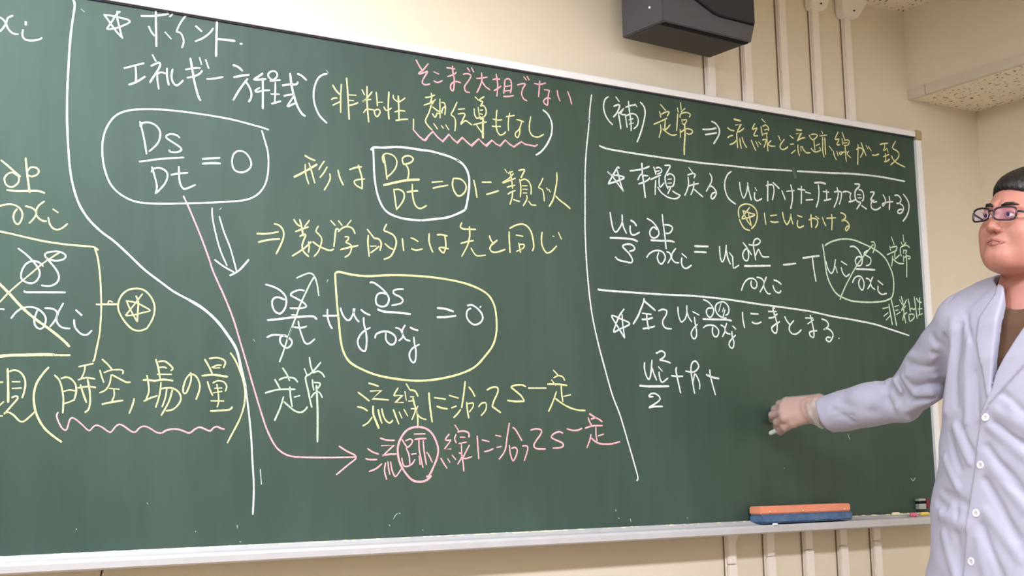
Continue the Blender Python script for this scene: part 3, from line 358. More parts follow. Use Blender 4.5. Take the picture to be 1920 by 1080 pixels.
('white', 'white chalk note "(補)" at the top of the right column', '47 4294,2057 4271,2038 4260,1997 4270,1953 4293,1921 4317,1903;45 4346,2064 4368,2041;48 4330,2008 4364,2022 4370,2011 4350,1973 4326,1947;48 4359,1977 4367,1935 4374,1886;45 4365,1973 4400,2005 4375,1971 4405,1970;48 4413,2014 4451,2029 4476,2035;42 4479,2041 4491,2027;48 4433,2050 4437,2000 4446,1935 4445,1884;45 4408,1971 4413,1931 4418,1900;45 4411,1963 4449,1981 4480,1980 4497,1956 4490,1920 4464,1897;42 4432,1943 4460,1954;42 4434,1921 4462,1929;52 4517,2056 4541,2034 4548,1999 4534,1941 4510,1876 4484,1824'),
('yellow', 'yellow chalk word "定常" at the top of the right column', '46 4660,2062 4694,2033;42 4651,2020 4656,2002 4658,1987;43 4664,2006 4696,2023 4721,2026 4705,2001;42 4607,1941 4649,1960 4702,1987;42 4691,1981 4685,1923 4698,1925 4724,1952;42 4654,1943 4656,1910 4641,1869;42 4669,1922 4703,1902 4735,1893 4768,1900;46 4806,2092 4809,2053;43 4782,2058 4787,2035;43 4838,2062 4807,2038;43 4783,2024 4777,1976 4770,1924;43 4799,2005 4806,2027 4846,2040 4875,2033 4868,2015;39 4811,1996 4813,1968;40 4818,1992 4847,1996 4836,1973 4820,1967;43 4797,1932 4796,1888;43 4798,1916 4841,1943 4881,1942 4886,1927 4863,1913 4843,1917;56 4831,1967 4830,1905 4822,1841 4819,1790'),
('white', 'white chalk double arrow in the right column', '53 4964,1955 5014,1961 5065,1974;53 4982,1926 5026,1936 5067,1947;54 5034,2011 5064,2002 5089,1973 5087,1941 5065,1907 5043,1880'),
('yellow', 'yellow chalk sentence "流線と流跡線が一致" along the top right of the board', '61 5207,2045 5228,2045 5256,2043;44s5216,2011 5260,2022 5226,1970;44 5226,1969 5253,1980 5281,2000;44 5154,1988 5178,1977 5203,1976;44 5152,1928 5170,1940 5192,1946;44 5166,1889 5194,1899 5215,1916;44 5223,1963 5223,1919 5226,1877;44 5245,1933 5248,1905 5254,1877;44 5264,1942 5275,1913 5296,1886;41 5369,2039 5347,2004 5369,2009 5386,2013 5356,1967 5388,1968;44 5335,1934 5350,1905 5367,1876;41 5372,1932 5387,1901;41 5394,1931 5410,1918;45 5426,2075 5452,2058;41 5418,2027 5422,1999 5427,1973;41 5432,2031 5456,2042 5477,2028 5476,2010;41 5444,2010 5468,2017;41 5434,1984 5467,1994;41 5461,1991 5461,1942 5465,1884;41 5424,1946 5456,1952 5434,1903;41 5493,1950 5468,1927 5488,1917 5524,1920;45 5556,1987 5569,1959;45 5600,1970 5568,1934 5566,1914 5585,1906 5607,1914 5627,1927;70 5708,2044 5747,2045;46s5704,2018 5745,2028 5710,1976;46 5712,1976 5738,1992 5772,2002;45 5650,2000 5675,1987;45 5650,1946 5675,1951;45 5653,1889 5686,1913;45 5712,1949 5711,1918 5720,1884;45 5735,1941 5736,1915;46 5746,1943 5764,1918 5785,1908 5810,1912;42 5810,2021 5823,2006 5836,1995;42 5824,2027 5853,2034 5881,2030 5865,2011 5839,1995;42 5850,1994 5850,1963 5854,1928;42 5862,1962 5895,1977;42 5821,1941 5845,1923 5873,1926 5902,1938;46 5920,2060 5927,2048;46 5900,2028 5961,2041;46 5924,2022 5922,1980 5919,1938 5928,1899;46 5943,2022 5942,1978 5943,1917;42 5895,1956 5902,1938;43 6060,2070 6031,2022 6066,2028 6043,1990 6069,1993;43 6096,2075 6108,2048 6115,2032;43 6092,2034 6095,1996;43 6112,2025 6145,2031 6155,2020 6142,1999;43 6102,2007 6134,2013;43 6107,1993 6136,1996;43 6117,1994 6115,1951 6119,1890;43 5977,1972 6002,1949;43 6011,1944 6017,1915 6033,1893;43 6041,1947 6049,1921;43 6062,1943 6070,1929 6095,1949;43 6071,1946 6127,1953;43 6145,1959 6129,1940 6159,1920;47 6231,2012 6226,1955 6218,1882;47 6213,1977 6235,1991 6265,1990 6272,1969 6245,1932;47 6259,2028 6274,1995 6297,1950;44 6302,2015 6316,1995;44 6323,2011 6345,1986;47 6354,1959 6381,1960 6412,1971;48 6427,2036 6461,2045 6501,2052;44 6473,2040 6468,2017 6457,1999 6482,2010;44 6489,2018 6499,1995;48 6454,1959 6504,1978;44 6474,1983 6474,1948 6469,1931;48 6460,1927 6488,1935 6507,1948;48 6573,2071 6542,2026 6580,2013 6600,1993 6582,1960 6516,1912;48 6528,1972 6550,1944 6591,1926 6647,1913'),
('white', 'white chalk rule under the top line of the right column', '52 4224,1773 4263,1763 4354,1758 4539,1755 4729,1754 4924,1754 5124,1760 5373,1767 5648,1783;58 5696,1785 5943,1801 6174,1818 6364,1824 6484,1823 6636,1817'),
('white', 'white chalk star and words "本題戻る" in the right column', '47 4274,1633 4307,1609 4342,1571 4377,1535;48 4274,1631 4303,1617 4339,1619 4387,1613 4352,1593 4276,1565;47 4276,1566 4303,1608 4336,1656 4348,1667 4352,1660;47 4336,1656 4348,1620 4358,1580 4376,1535;51 4427,1654 4479,1664 4526,1677 4562,1693;58 4512,1705 4513,1656 4520,1593 4528,1514;45 4480,1608 4501,1640 4524,1638 4552,1638;48 4485,1586 4522,1599 4551,1615 4564,1628;48 4595,1693 4603,1673 4609,1653;45 4611,1688 4630,1695 4650,1686 4646,1668 4619,1655;39 4610,1670 4636,1677;48 4570,1619 4604,1635 4641,1651;45 4605,1616 4601,1574 4598,1536;45 4632,1636 4629,1611 4635,1582 4664,1609;45 4618,1580 4643,1552 4684,1531 4722,1525 4756,1530 4779,1549;49 4674,1711 4712,1715 4707,1698 4691,1675 4673,1642 4678,1605 4691,1579;46 4688,1655 4710,1667 4736,1657 4741,1634 4731,1602 4716,1593;39 4692,1633 4718,1637;39 4691,1610 4717,1614;45 4694,1589 4711,1589 4688,1550;45 4724,1569 4748,1558 4779,1549;46 4849,1717 4876,1691;46 4838,1673 4876,1685 4894,1681 4884,1660;46 4841,1660 4842,1617 4826,1577 4811,1552;46 4845,1610 4877,1621 4915,1631;46 4883,1637 4876,1597 4856,1560;49 4879,1596 4909,1577 4943,1557;46 5003,1698 5017,1678 5013,1650 4996,1625 4972,1591;50 4986,1614 5006,1626 5033,1613 5047,1590 5035,1566 5015,1550 5005,1563 5019,1584 5042,1592'),
('white', 'white chalk words "(uiかけた圧力項をみる)"', '50 5166,1727 5142,1710 5120,1676 5112,1636 5120,1594 5144,1560 5189,1537;47 5228,1669 5232,1628 5243,1593 5257,1579 5280,1617 5294,1672;51 5291,1672 5297,1630 5314,1572;47 5347,1649 5359,1634;51 5343,1619 5339,1590 5353,1572 5377,1578 5396,1588;48 5436,1670 5473,1680 5494,1674 5497,1638 5481,1588;51 5452,1698 5447,1641 5443,1578;51 5493,1694 5516,1680 5539,1664;48 5562,1652 5572,1629 5585,1601;48 5600,1652 5661,1662;52 5636,1694 5646,1652 5643,1603 5626,1549;52 5692,1675 5722,1674 5749,1674;52 5723,1694 5720,1643 5715,1589;52 5754,1663 5795,1658;52 5756,1613 5812,1621;60 5834,1727 5882,1734 5927,1731;53 5866,1717 5869,1674 5860,1623 5839,1577;53 5903,1680 5951,1681;49 5932,1692 5933,1663 5930,1632;53 5907,1624 5936,1630 5966,1640;50 6000,1686 6026,1693 6060,1690 6054,1650 6037,1614;50 6025,1716 6033,1677 6015,1629 5990,1590;50 6072,1692 6107,1700 6144,1692;50 6141,1689 6133,1665 6140,1645;54 6121,1636 6149,1642 6179,1654;57 6181,1755 6222,1757 6215,1739 6184,1712 6178,1674 6190,1650 6207,1643;50 6214,1722 6243,1718 6255,1690 6250,1664 6237,1651;43 6199,1689 6229,1690;43 6203,1668 6233,1671;50 6201,1640 6225,1640 6186,1596;58 6232,1622 6272,1605;54 6316,1716 6352,1718 6335,1693 6315,1665 6345,1666;51 6368,1660 6338,1653 6327,1662 6315,1631 6328,1609 6364,1608 6401,1627;51 6430,1710 6448,1682 6443,1656 6423,1637 6418,1649 6459,1664 6514,1673;55 6486,1703 6486,1664 6479,1618;51 6536,1716 6567,1719 6593,1696 6575,1670 6550,1666;51 6575,1668 6607,1654 6608,1628 6581,1604 6554,1606 6565,1624 6596,1631;55 6617,1731 6646,1705 6663,1672 6658,1632 6636,1591 6598,1554'),
('yellow', 'ringed yellow chalk star in the right column', '47 5212,1460 5209,1491 5218,1520 5245,1538 5281,1545 5317,1539 5345,1519 5355,1488 5349,1456 5331,1423 5304,1400;47 5214,1448 5228,1422 5247,1400 5267,1392 5290,1389;44 5243,1502 5273,1497 5304,1492 5337,1485 5282,1464 5234,1454 5257,1484 5296,1525;44 5243,1502 5261,1468 5280,1438 5306,1418;44 5284,1498 5292,1467 5305,1418'),
('yellow', 'yellow chalk words "にuiかける"', '44 5412,1503 5415,1469 5420,1436;51 5460,1491 5507,1499;48 5456,1457 5485,1453 5518,1460;48 5558,1520 5565,1482 5579,1455 5592,1450 5616,1483 5626,1514;45 5623,1514 5629,1480 5638,1456;49 5678,1512 5715,1505;48 5678,1480 5673,1451 5689,1438 5723,1451'),
('yellow', '~yellow chalk words "にuiかける"', '49 5770,1492 5804,1505 5842,1498 5840,1469 5822,1449;49 5791,1526 5789,1489 5791,1448;49 5830,1519 5854,1507;46 5885,1518 5897,1490 5910,1468;53 5922,1515 5996,1525;49 5966,1541 5966,1496 5959,1446;50 6044,1560 6073,1555 6086,1539 6070,1521 6046,1509 6081,1516 6111,1495 6110,1474 6088,1452 6077,1459 6090,1477 6113,1483'),
('white', 'white chalk formula "ui/ρ ∂p/∂xi ="', '47 4282,1407 4290,1351 4302,1312 4320,1302 4346,1330 4362,1361 4363,1400;47 4362,1365 4371,1332 4388,1301;54 4421,1375 4443,1366 4458,1349;51 4416,1343 4414,1321 4422,1299 4445,1296 4477,1312;57 4277,1266 4325,1269 4380,1271 4430,1270 4462,1261;50 4407,1202 4432,1209 4442,1223 4420,1240 4383,1239 4359,1226 4377,1209 4404,1187 4423,1158 4415,1139 4375,1142 4330,1148 4308,1163;48 4535,1395 4569,1382 4596,1358 4614,1329 4610,1306 4584,1289 4558,1295 4550,1317 4562,1340 4582,1351 4598,1339;48 4644,1426 4647,1381 4655,1318 4662,1235;48 4655,1369 4686,1371 4712,1360 4704,1337 4684,1323 4665,1323;58 4557,1275 4625,1277 4687,1281 4720,1277;48 4523,1176 4542,1198 4576,1216 4613,1220 4641,1211 4654,1186 4643,1162 4624,1146 4606,1156 4597,1182 4608,1209;45 4665,1218 4686,1212 4694,1188 4671,1155;45 4729,1240 4702,1208 4701,1181 4722,1162 4748,1162;49 4774,1215 4805,1195;52 4772,1190 4768,1163 4780,1138 4804,1133 4838,1152'),
('white', '~white chalk formula "ui/ρ ∂p/∂xi ="', '59 4869,1265 4918,1267 4967,1270;56 4866,1232 4911,1234 4950,1235'),
('white', 'white chalk formula "ui ∂h/∂xi - T"', '46 5053,1276 5054,1229 5060,1198 5072,1188 5092,1224 5105,1287;50 5104,1260 5111,1217 5129,1180;46s5126,1246 5149,1223 5150,1156 5161,1158 5193,1176;47 5234,1312 5261,1287 5272,1256 5270,1224 5258,1207 5236,1214 5227,1241 5244,1270 5265,1277 5280,1264 5294,1247;47 5278,1305 5313,1302 5350,1311 5369,1330 5352,1345 5326,1337 5313,1306 5319,1263 5326,1217;47 5328,1244 5351,1281 5363,1263 5377,1244 5393,1239 5429,1242;60 5237,1175 5311,1180 5437,1190;47 5205,1030 5222,1065 5249,1094 5281,1106 5311,1102 5328,1079 5319,1053 5298,1048 5281,1065 5285,1092;47 5328,1114 5359,1112 5383,1090 5371,1058 5348,1030;47 5403,1120 5380,1074 5391,1043 5410,1023 5429,1024;54 5462,1107 5489,1101 5517,1086;51 5453,1073 5464,1046 5487,1033 5506,1036 5512,1046'),
('white', '~white chalk formula "ui ∂h/∂xi - T"', '59 5705,1254 5770,1266 5840,1277;52 5784,1264 5790,1200 5803,1119'),
('white', '~white chalk formula "ui ∂h/∂xi - T"', '58 5543,1203 5587,1208 5642,1217'),
('white', 'white chalk term "ui ∂s/∂xi" inside the pale green ring', '49 5896,1245 5905,1211 5922,1184 5939,1177 5960,1203 5977,1263;49 5974,1220 5987,1184;53 6026,1256 6071,1238;49 6023,1217 6030,1191 6049,1169 6066,1166 6090,1181;53 6109,1353 6138,1358 6172,1345 6198,1314 6211,1286 6202,1252 6181,1238 6155,1244 6149,1273 6168,1293 6191,1296 6205,1285;47 6259,1339 6234,1327 6228,1314 6256,1305 6284,1291 6282,1265 6263,1249 6241,1244;61 6150,1217 6232,1220 6314,1222;50 6113,1130 6131,1158 6164,1174 6195,1168 6213,1136 6207,1102 6192,1088 6173,1104 6166,1133 6180,1158;50 6233,1164 6259,1159 6271,1135 6242,1098;50 6294,1175 6272,1143 6279,1114 6305,1099;54 6338,1155 6378,1133;50 6336,1120 6333,1092 6352,1075 6372,1071 6406,1079'),
('pale', 'pale green chalk ring around the struck-out term in the right column', '54 5895,1346 5945,1370 6014,1390 6084,1399 6153,1396 6221,1381 6302,1359 6365,1334 6416,1300 6448,1255 6471,1206 6478,1155 6470,1096 6452,1057 6411,1038 6357,1025 6262,1016 6168,1013 6088,1017 6021,1032 5972,1052 5940,1083 5910,1130 5894,1182 5888,1247 5881,1308 5875,1350;46 5997,1020 6036,1084 6087,1153 6151,1231 6214,1294 6265,1340 6312,1381;47 6296,1397 6320,1398 6330,1378 6322,1356 6306,1328'),
('pale', 'small pale green chalk word "定常" near the right edge of the board', '47 6482,1443 6502,1397;47 6462,1382 6466,1358;47 6470,1374 6526,1386 6517,1362;47 6433,1325 6467,1339 6520,1358;47 6505,1346 6502,1306 6516,1311 6545,1332;47 6482,1321 6478,1291 6467,1256;47 6488,1300 6517,1283 6546,1277 6577,1279;48 6590,1464 6593,1419;48 6568,1417 6578,1397;47 6611,1416 6584,1393 6558,1378 6556,1348 6562,1327;48 6587,1393 6618,1400 6642,1388;44 6585,1367 6584,1346;44 6591,1365 6615,1365 6601,1345;44 6581,1328 6581,1294;44 6583,1316 6612,1330 6643,1328 6639,1315 6620,1314;51 6608,1339 6608,1287 6599,1195'),
('pale', 'small pale green chalk word "非粘性" near the right edge of the board', '47 6365,982 6412,991;47 6370,934 6409,958;47 6390,911 6426,939;50 6422,1011 6431,952 6442,885;50 6444,1047 6463,971 6479,881;43 6472,999 6507,1008;43 6479,975 6502,980;43 6486,950 6519,967;47 6521,1046 6542,1017;47 6538,1067 6550,1028 6553,997;47 6583,1047 6554,1006 6530,977 6573,1007;47 6553,997 6555,949 6564,901;47 6539,916 6552,949 6579,966;47 6599,1053 6609,1013 6613,974;44 6606,987 6636,997;44 6597,951 6603,912 6643,936 6642,958 6600,956;44 6629,995 6648,989 6661,998;47 6657,1071 6663,1016 6672,935;48 6677,1063 6697,1040 6720,1039;48 6706,1067 6702,1018 6696,960;44 6687,993 6722,999;44 6686,955 6723,966'),
('white', 'white chalk rule across the middle of the right column', '54 4188,981 4209,976 4395,975 4616,975 4845,979 5080,973 5323,958 5574,945 5746,934 5922,913 6102,899 6286,880 6402,858 6586,822'),
('white', 'white chalk star and word "全て" in the right column', '47 4354,880 4322,842 4298,797 4281,753 4319,769 4390,802 4330,826 4271,841 4306,787 4353,725;40 4341,850 4343,799 4353,727;53 4495,946 4489,923 4469,885 4449,847 4415,803;54 4496,932 4529,910 4568,885;54 4479,864 4539,861;54 4475,830 4512,832 4547,842;47 4509,858 4510,825 4519,779;54 4480,779 4519,785 4559,795;48 4593,882 4622,892 4649,886 4643,860 4621,833 4620,807 4640,788 4678,787'),
('white', 'white chalk term "uj ∂()/∂xj" with a hatched bracket in the right column', '45 4730,910 4731,872 4742,838 4755,828 4780,848 4792,882 4794,921;45 4794,886 4805,856 4825,833;45 4835,890 4880,873;45 4846,858 4849,832 4855,798 4858,765 4847,740 4828,741 4818,767 4835,794 4865,819;46 4916,961 4945,954 4978,929 4989,899 4975,872 4960,863 4941,874 4935,896 4948,914 4978,917;56 4908,851 4964,852 5073,855 5118,851;46 4908,802 4938,817 4987,817 5016,797 5019,775 5003,755 4984,758 4973,780 4977,807;46 5042,955 5014,942 5002,915 5016,885 5044,869 5059,868;46 5042,955 5069,956 5096,938 5104,912 5095,889 5077,880;39 5046,946 5026,899;39 5065,922 5054,900;39 5074,912 5059,868 5081,865;46 5037,823 5061,814 5070,792 5046,757;46 5082,834 5068,799 5079,779 5104,773;46 5126,821 5148,805;46 5119,788 5120,759 5131,729 5124,699 5109,694 5094,709 5101,732 5144,768'),
('white', 'white chalk words "にまとまる"', '51 5406,918 5467,920;51 5407,880 5443,885 5474,906;51 5455,939 5444,940 5448,917 5459,886 5470,847 5467,808 5456,792 5433,802 5426,822 5446,838 5489,860;51 5534,893 5548,870 5568,851;51 5604,872 5573,844 5565,819 5580,798 5607,792 5634,800 5660,819;52 5700,893 5760,895;52 5717,858 5765,884;51 5742,911 5753,867 5763,824 5763,788 5754,778 5731,790 5729,808 5754,816 5788,820;52 5834,893 5870,884 5888,865 5878,844 5846,829;52 5849,831 5883,836 5915,817 5921,793 5900,764 5880,758 5862,771 5873,784 5898,783'),
('white', '~white chalk words "にまとまる"', '50 5205,903 5207,859 5216,816'),
('white', '~white chalk words "にまとまる"', '53 5268,899 5324,899'),
('white', '~white chalk words "にまとまる"', '50 5275,850 5295,843 5321,844 5345,853'),
('white', '~white chalk words "にまとまる"', '52 5968,782 5971,781'),
('white', 'white chalk formula "ui²/2 + h +" low in the right column', '63 4566,649 4573,649;47 4578,653 4602,661 4624,651 4624,634 4604,619 4588,611 4622,607 4661,597;47 4483,594 4480,564 4490,525 4507,503 4522,529 4534,608;47 4533,566 4545,533 4561,501;44 4577,574 4603,550;47 4580,545 4585,509 4601,489 4639,512;59 4444,468 4505,465 4643,468;47 4532,410 4505,410 4517,424 4545,427 4572,414 4580,396 4556,377 4502,350 4541,356 4594,357;48 4665,527 4698,524 4744,525;51 4704,572 4699,555 4711,497 4726,434;48 4768,554 4808,550 4837,555 4863,581 4850,607 4831,611 4813,595 4806,561 4815,491 4826,433;45 4820,499 4832,540 4850,522 4865,488 4863,457;55 4916,538 4952,526 5005,518;48 4942,565 4949,516 4976,427'),
('smear', 'faint small chalk specks left low on the board', '28 6525,-67 6543,-81 6564,-65;27 2977,-165 2983,-167;16 2948,-191 2957,-176 2968,-167;27 2926,-218 2928,-223;28 3103,-249 3106,-250;30 4256,-189 4259,-195;30 4275,-231 4278,-234;28 6002,205 6013,177;20 2172,-192 2172,-204;25 1980,-211 1982,-213;24 1470,-182 1470,-184;20 1437,2064 1451,2054;22 2605,1959 2616,1947;28 2765,2158 2771,2157;20 1766,-83 1769,-87;26 2185,-263 2187,-265;27 4352,-239 4355,-253;28 4737,-247 4740,-250;27 5470,13 5474,10;21 2084,1234 2077,1226;21 2241,640 2249,631;19 2612,937 2606,924'),
('smudge', 'grey rubbed-out dabs on the chalk rules of the right column', '63 4147,1919 4154,1899;63 4165,1918 4171,1895'),
('smudge', '~grey rubbed-out dabs on the chalk rules of the right column', '121 5664,1795 5669,1772 5676,1747'),
]
# ---------------------------------------------------------------- helpers
def newmat(name): m = bpy.data.materials.new(name); m.use_nodes = True; return m, m.node_tree.nodes, m.node_tree.links, m.node_tree.nodes['Principled BSDF']
def mat(name, col, rough=.6, spec=.4, noise=0, nscale=8, bump=0, bscale=200, metal=0, coat=0, col2=None, detail=4):
    m, N, L, b = newmat(name)
    b.inputs['Roughness'].default_value = rough; b.inputs['Specular IOR Level'].default_value = spec; b.inputs['Metallic'].default_value = metal
    if coat: b.inputs['Coat Weight'].default_value = coat
    tc = N.new('ShaderNodeTexCoord')
    n = N.new('ShaderNodeTexNoise'); n.inputs['Scale'].default_value = nscale; n.inputs['Detail'].default_value = detail; L.new(tc.outputs['Object'], n.inputs['Vector'])
    mx = N.new('ShaderNodeMix'); mx.data_type = 'RGBA'; a = noise or .04
    mx.inputs[6].default_value = (*[c*(1-a) for c in col], 1); mx.inputs[7].default_value = (*(col2 or [min(1, c*(1+a)) for c in col]), 1)
    L.new(n.outputs['Fac'], mx.inputs[0]); L.new(mx.outputs[2], b.inputs['Base Color'])
    if bump:
        n2 = N.new('ShaderNodeTexNoise'); n2.inputs['Scale'].default_value = bscale; n2.inputs['Detail'].default_value = 3; L.new(tc.outputs['Object'], n2.inputs['Vector'])
        bp = N.new('ShaderNodeBump'); bp.inputs['Strength'].default_value = bump; bp.inputs['Distance'].default_value = .002
        L.new(n2.outputs['Fac'], bp.inputs['Height']); L.new(bp.outputs[0], b.inputs['Normal'])
    return m
def lin(*c): return tuple(((v/255+.055)/1.055)**2.4 if v > 10 else v/255/12.92 for v in c)
def link(name, me, m=None, parent=None, smooth=False, loc=None):
    o = bpy.data.objects.new(name, me); COL.objects.link(o)
    if m is not None:
        for q in (m if isinstance(m, list) else [m]): me.materials.append(q)
    if parent is not None: o.parent = parent
    if loc is not None: o.location = loc
    if smooth: me.shade_smooth()
    return o
def boxes(name, L, m, parent=None, bev=0, loc=None, kind=None, label=None, smooth=False):
    """L: list of (x0,x1,y0,y1,z0,z1)"""
    bm = bmesh.new()
    for x0, x1, y0, y1, z0, z1 in L:
        r = bmesh.ops.create_cube(bm, size=1)
        bmesh.ops.transform(bm, matrix=Matrix.Translation(((x0+x1)/2, (y0+y1)/2, (z0+z1)/2))@Matrix.Diagonal((x1-x0, y1-y0, z1-z0, 1)), verts=r['verts'])
    if bev: bmesh.ops.bevel(bm, geom=bm.edges[:], offset=bev, segments=2, affect='EDGES')
    me = bpy.data.meshes.new(name); bm.to_mesh(me); bm.free()
    o = link(name, me, m, parent, loc=loc)
    if kind: o['kind'] = kind
    if label: o['label'] = label
    return o
def prism(name, prof, axis, a, b, m, parent=None, kind=None, bev=0, label=None):
    """closed profile polygon extruded along axis 'x','y' or 'z' from a to b"""
    bm = bmesh.new(); vs = []
    for t in (a, b):
        vs.append([bm.verts.new({'x': (t, u, v), 'y': (u, t, v), 'z': (u, v, t)}[axis]) for u, v in prof])
    n = len(prof); bm.faces.new(vs[0]); bm.faces.new(vs[1][::-1])
    for i in range(n): bm.faces.new((vs[0][i], vs[1][i], vs[1][(i+1) % n], vs[0][(i+1) % n]))
    bmesh.ops.recalc_face_normals(bm, faces=bm.faces)
    if bev: bmesh.ops.bevel(bm, geom=bm.edges[:], offset=bev, segments=2, affect='EDGES')
    me = bpy.data.meshes.new(name); bm.to_mesh(me); bm.free(); o = link(name, me, m, parent)
    if kind: o['kind'] = kind
    if label: o['label'] = label
    return o
def tube(name, pts, r, m, parent=None, n=8, label=None, closed=False):
    P = [Vector(p) for p in pts]; bm = bmesh.new(); rings = []
    rr = r if isinstance(r, (list, tuple)) else [r]*len(P)
    for i, p in enumerate(P):
        if closed: d = P[(i+1) % len(P)]-P[i-1]
        else: d = P[min(i+1, len(P)-1)]-P[max(i-1, 0)]
        d.normalize(); a = d.cross(Vector((0, 0, 1)) if abs(d.z) < .9 else Vector((1, 0, 0))).normalized(); b = d.cross(a)
        rings.append([bm.verts.new(p+(a*math.cos(k*2*math.pi/n)+b*math.sin(k*2*math.pi/n))*rr[i]) for k in range(n)])
    m2 = len(P)
    for i in range(m2 if closed else m2-1):
        A_, B_ = rings[i], rings[(i+1) % m2]
        for k in range(n): bm.faces.new((A_[k], A_[(k+1) % n], B_[(k+1) % n], B_[k]))
    if not closed: bm.faces.new(rings[0][::-1]); bm.faces.new(rings[-1])
    bmesh.ops.recalc_face_normals(bm, faces=bm.faces)
    me = bpy.data.meshes.new(name); bm.to_mesh(me); bm.free(); o = link(name, me, m, parent, smooth=True)
    if label: o['label'] = label
    return o
def empty(name, loc, label, cat, group=None, rz=0):
    o = bpy.data.objects.new(name, None); COL.objects.link(o); o.location = loc; o.rotation_euler.z = rz; o.empty_display_size = .05
    tag(o, label, cat, group); return o
def tag(o, label, cat, group=None):
    o['label'] = label; o['category'] = cat
    if group: o['group'] = group
def sdfmesh(name, f, lo, hi, vs, m, parent, smooth_it=1):
    v, q = polygonize(f, lo, hi, vs)
    me = bpy.data.meshes.new(name); me.vertices.add(len(v)); me.vertices.foreach_set('co', v.astype(np.float32).ravel())
    me.loops.add(len(q)*4); me.loops.foreach_set('vertex_index', q.astype(np.int32).ravel())
    me.polygons.add(len(q)); me.polygons.foreach_set('loop_start', np.arange(0, len(q)*4, 4, dtype=np.int32))
    me.update(calc_edges=True); me.validate()
    return link(name, me, m, parent, smooth=True), v, q
# ---------------------------------------------------------------- materials
WALL = mat('wall_paint', lin(226, 215, 194), .75, .3, .035, 3, .25, 260)
WALLB = WALL
TRIM = mat('grey_metal_trim', lin(216, 204, 186), .5, .5)
ALU = mat('aluminium', lin(238, 238, 240), .38, .5, .03, 30, metal=.05)
TRAYM = mat('dusty_tray', lin(190, 188, 190), .5, .5, .10, 24, metal=.15)
DUCT = mat('cream_plastic', lin(240, 232, 222), .42, .5)
FLOOR = mat('vinyl_floor', lin(150, 135, 115), .35, .5, .12, 5)
CAPM = mat('tan_plastic', lin(180, 160, 122), .5, .4)
SPK = mat('speaker_grey', lin(84, 84, 90), .55, .4, .06, 60, .4, 500)
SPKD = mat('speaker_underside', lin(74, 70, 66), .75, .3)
GRILLE = mat('speaker_grille', lin(46, 47, 52), .6, .4, .12, 400, .6, 900)
BLACK = mat('dark_gap', lin(22, 22, 24), .8, .2)
def tile_mat():
    m, N, L, b = newmat('acoustic_tile'); b.inputs['Roughness'].default_value = .9; b.inputs['Specular IOR Level'].default_value = .2
    tc = N.new('ShaderNodeTexCoord'); mp = N.new('ShaderNodeMapping'); mp.inputs['Scale'].default_value = (95, 55, 40); L.new(tc.outputs['Object'], mp.inputs[0])
    v = N.new('ShaderNodeTexNoise'); v.inputs['Scale'].default_value = 1.0; v.inputs['Detail'].default_value = 2.2; L.new(mp.outputs[0], v.inputs['Vector'])
    r = N.new('ShaderNodeValToRGB'); r.color_ramp.elements[0].position = .34; r.color_ramp.elements[1].position = .38; r.color_ramp.elements[0].color = (*lin(95, 84, 70), 1); r.color_ramp.elements[1].color = (*lin(242, 231, 212), 1)
    L.new(v.outputs['Fac'], r.inputs[0]); L.new(r.outputs[0], b.inputs['Base Color'])
    bp = N.new('ShaderNodeBump'); bp.inputs['Distance'].default_value = .003; bp.inputs['Strength'].default_value = .8; L.new(r.outputs[0], bp.inputs['Height']); L.new(bp.outputs[0], b.inputs['Normal'])
    return m
TILE = tile_mat()
def board_mat():
    m, N, L, b = newmat('chalkboard_green'); b.inputs['Roughness'].default_value = .52; b.inputs['Specular IOR Level'].default_value = .45
    tc = N.new('ShaderNodeTexCoord')
    mp = N.new('ShaderNodeMapping'); mp.inputs['Scale'].default_value = (2.6, 1, 1.1); L.new(tc.outputs['Object'], mp.inputs[0])
    n = N.new('ShaderNodeTexNoise'); n.inputs['Scale'].default_value = 1.4; n.inputs['Detail'].default_value = 5; n.inputs['Roughness'].default_value = .55; L.new(mp.outputs[0], n.inputs['Vector'])
    mp2 = N.new('ShaderNodeMapping'); mp2.inputs['Scale'].default_value = (16, 1, 2.2); mp2.inputs['Rotation'].default_value = (0, .25, 0); L.new(tc.outputs['Object'], mp2.inputs[0])
    n2 = N.new('ShaderNodeTexNoise'); n2.inputs['Scale'].default_value = 1.6; n2.inputs['Detail'].default_value = 6; L.new(mp2.outputs[0], n2.inputs['Vector'])
    ad = N.new('ShaderNodeMath'); ad.operation = 'MULTIPLY_ADD'; ad.inputs[1].default_value = .45; L.new(n2.outputs['Fac'], ad.inputs[0]); L.new(n.outputs['Fac'], ad.inputs[2])
    r = N.new('ShaderNodeValToRGB'); r.color_ramp.elements[0].position = .45; r.color_ramp.elements[1].position = 1.0
    r.color_ramp.elements[0].color = (*BD0, 1); r.color_ramp.elements[1].color = (*BD1, 1)
    L.new(ad.outputs[0], r.inputs[0]); L.new(r.outputs[0], b.inputs['Base Color'])
    return m
BD0 = lin(41, 63, 52); BD1 = lin(58, 80, 69)
BOARD = board_mat()
def chalk_mat(name, col):
    m, N, L, b = newmat(name); b.inputs['Roughness'].default_value = .95; b.inputs['Specular IOR Level'].default_value = .1
    tc = N.new('ShaderNodeTexCoord'); n = N.new('ShaderNodeTexNoise'); n.inputs['Scale'].default_value = 260; n.inputs['Detail'].default_value = 3; L.new(tc.outputs['Object'], n.inputs['Vector'])
    r = N.new('ShaderNodeValToRGB'); r.color_ramp.elements[0].position = .34; r.color_ramp.elements[1].position = .52
    r.color_ramp.elements[0].color = (*[c*.62+.02 for c in col], 1); r.color_ramp.elements[1].color = (*col, 1)
    L.new(n.outputs['Fac'], r.inputs[0]); L.new(r.outputs[0], b.inputs['Base Color']); return m
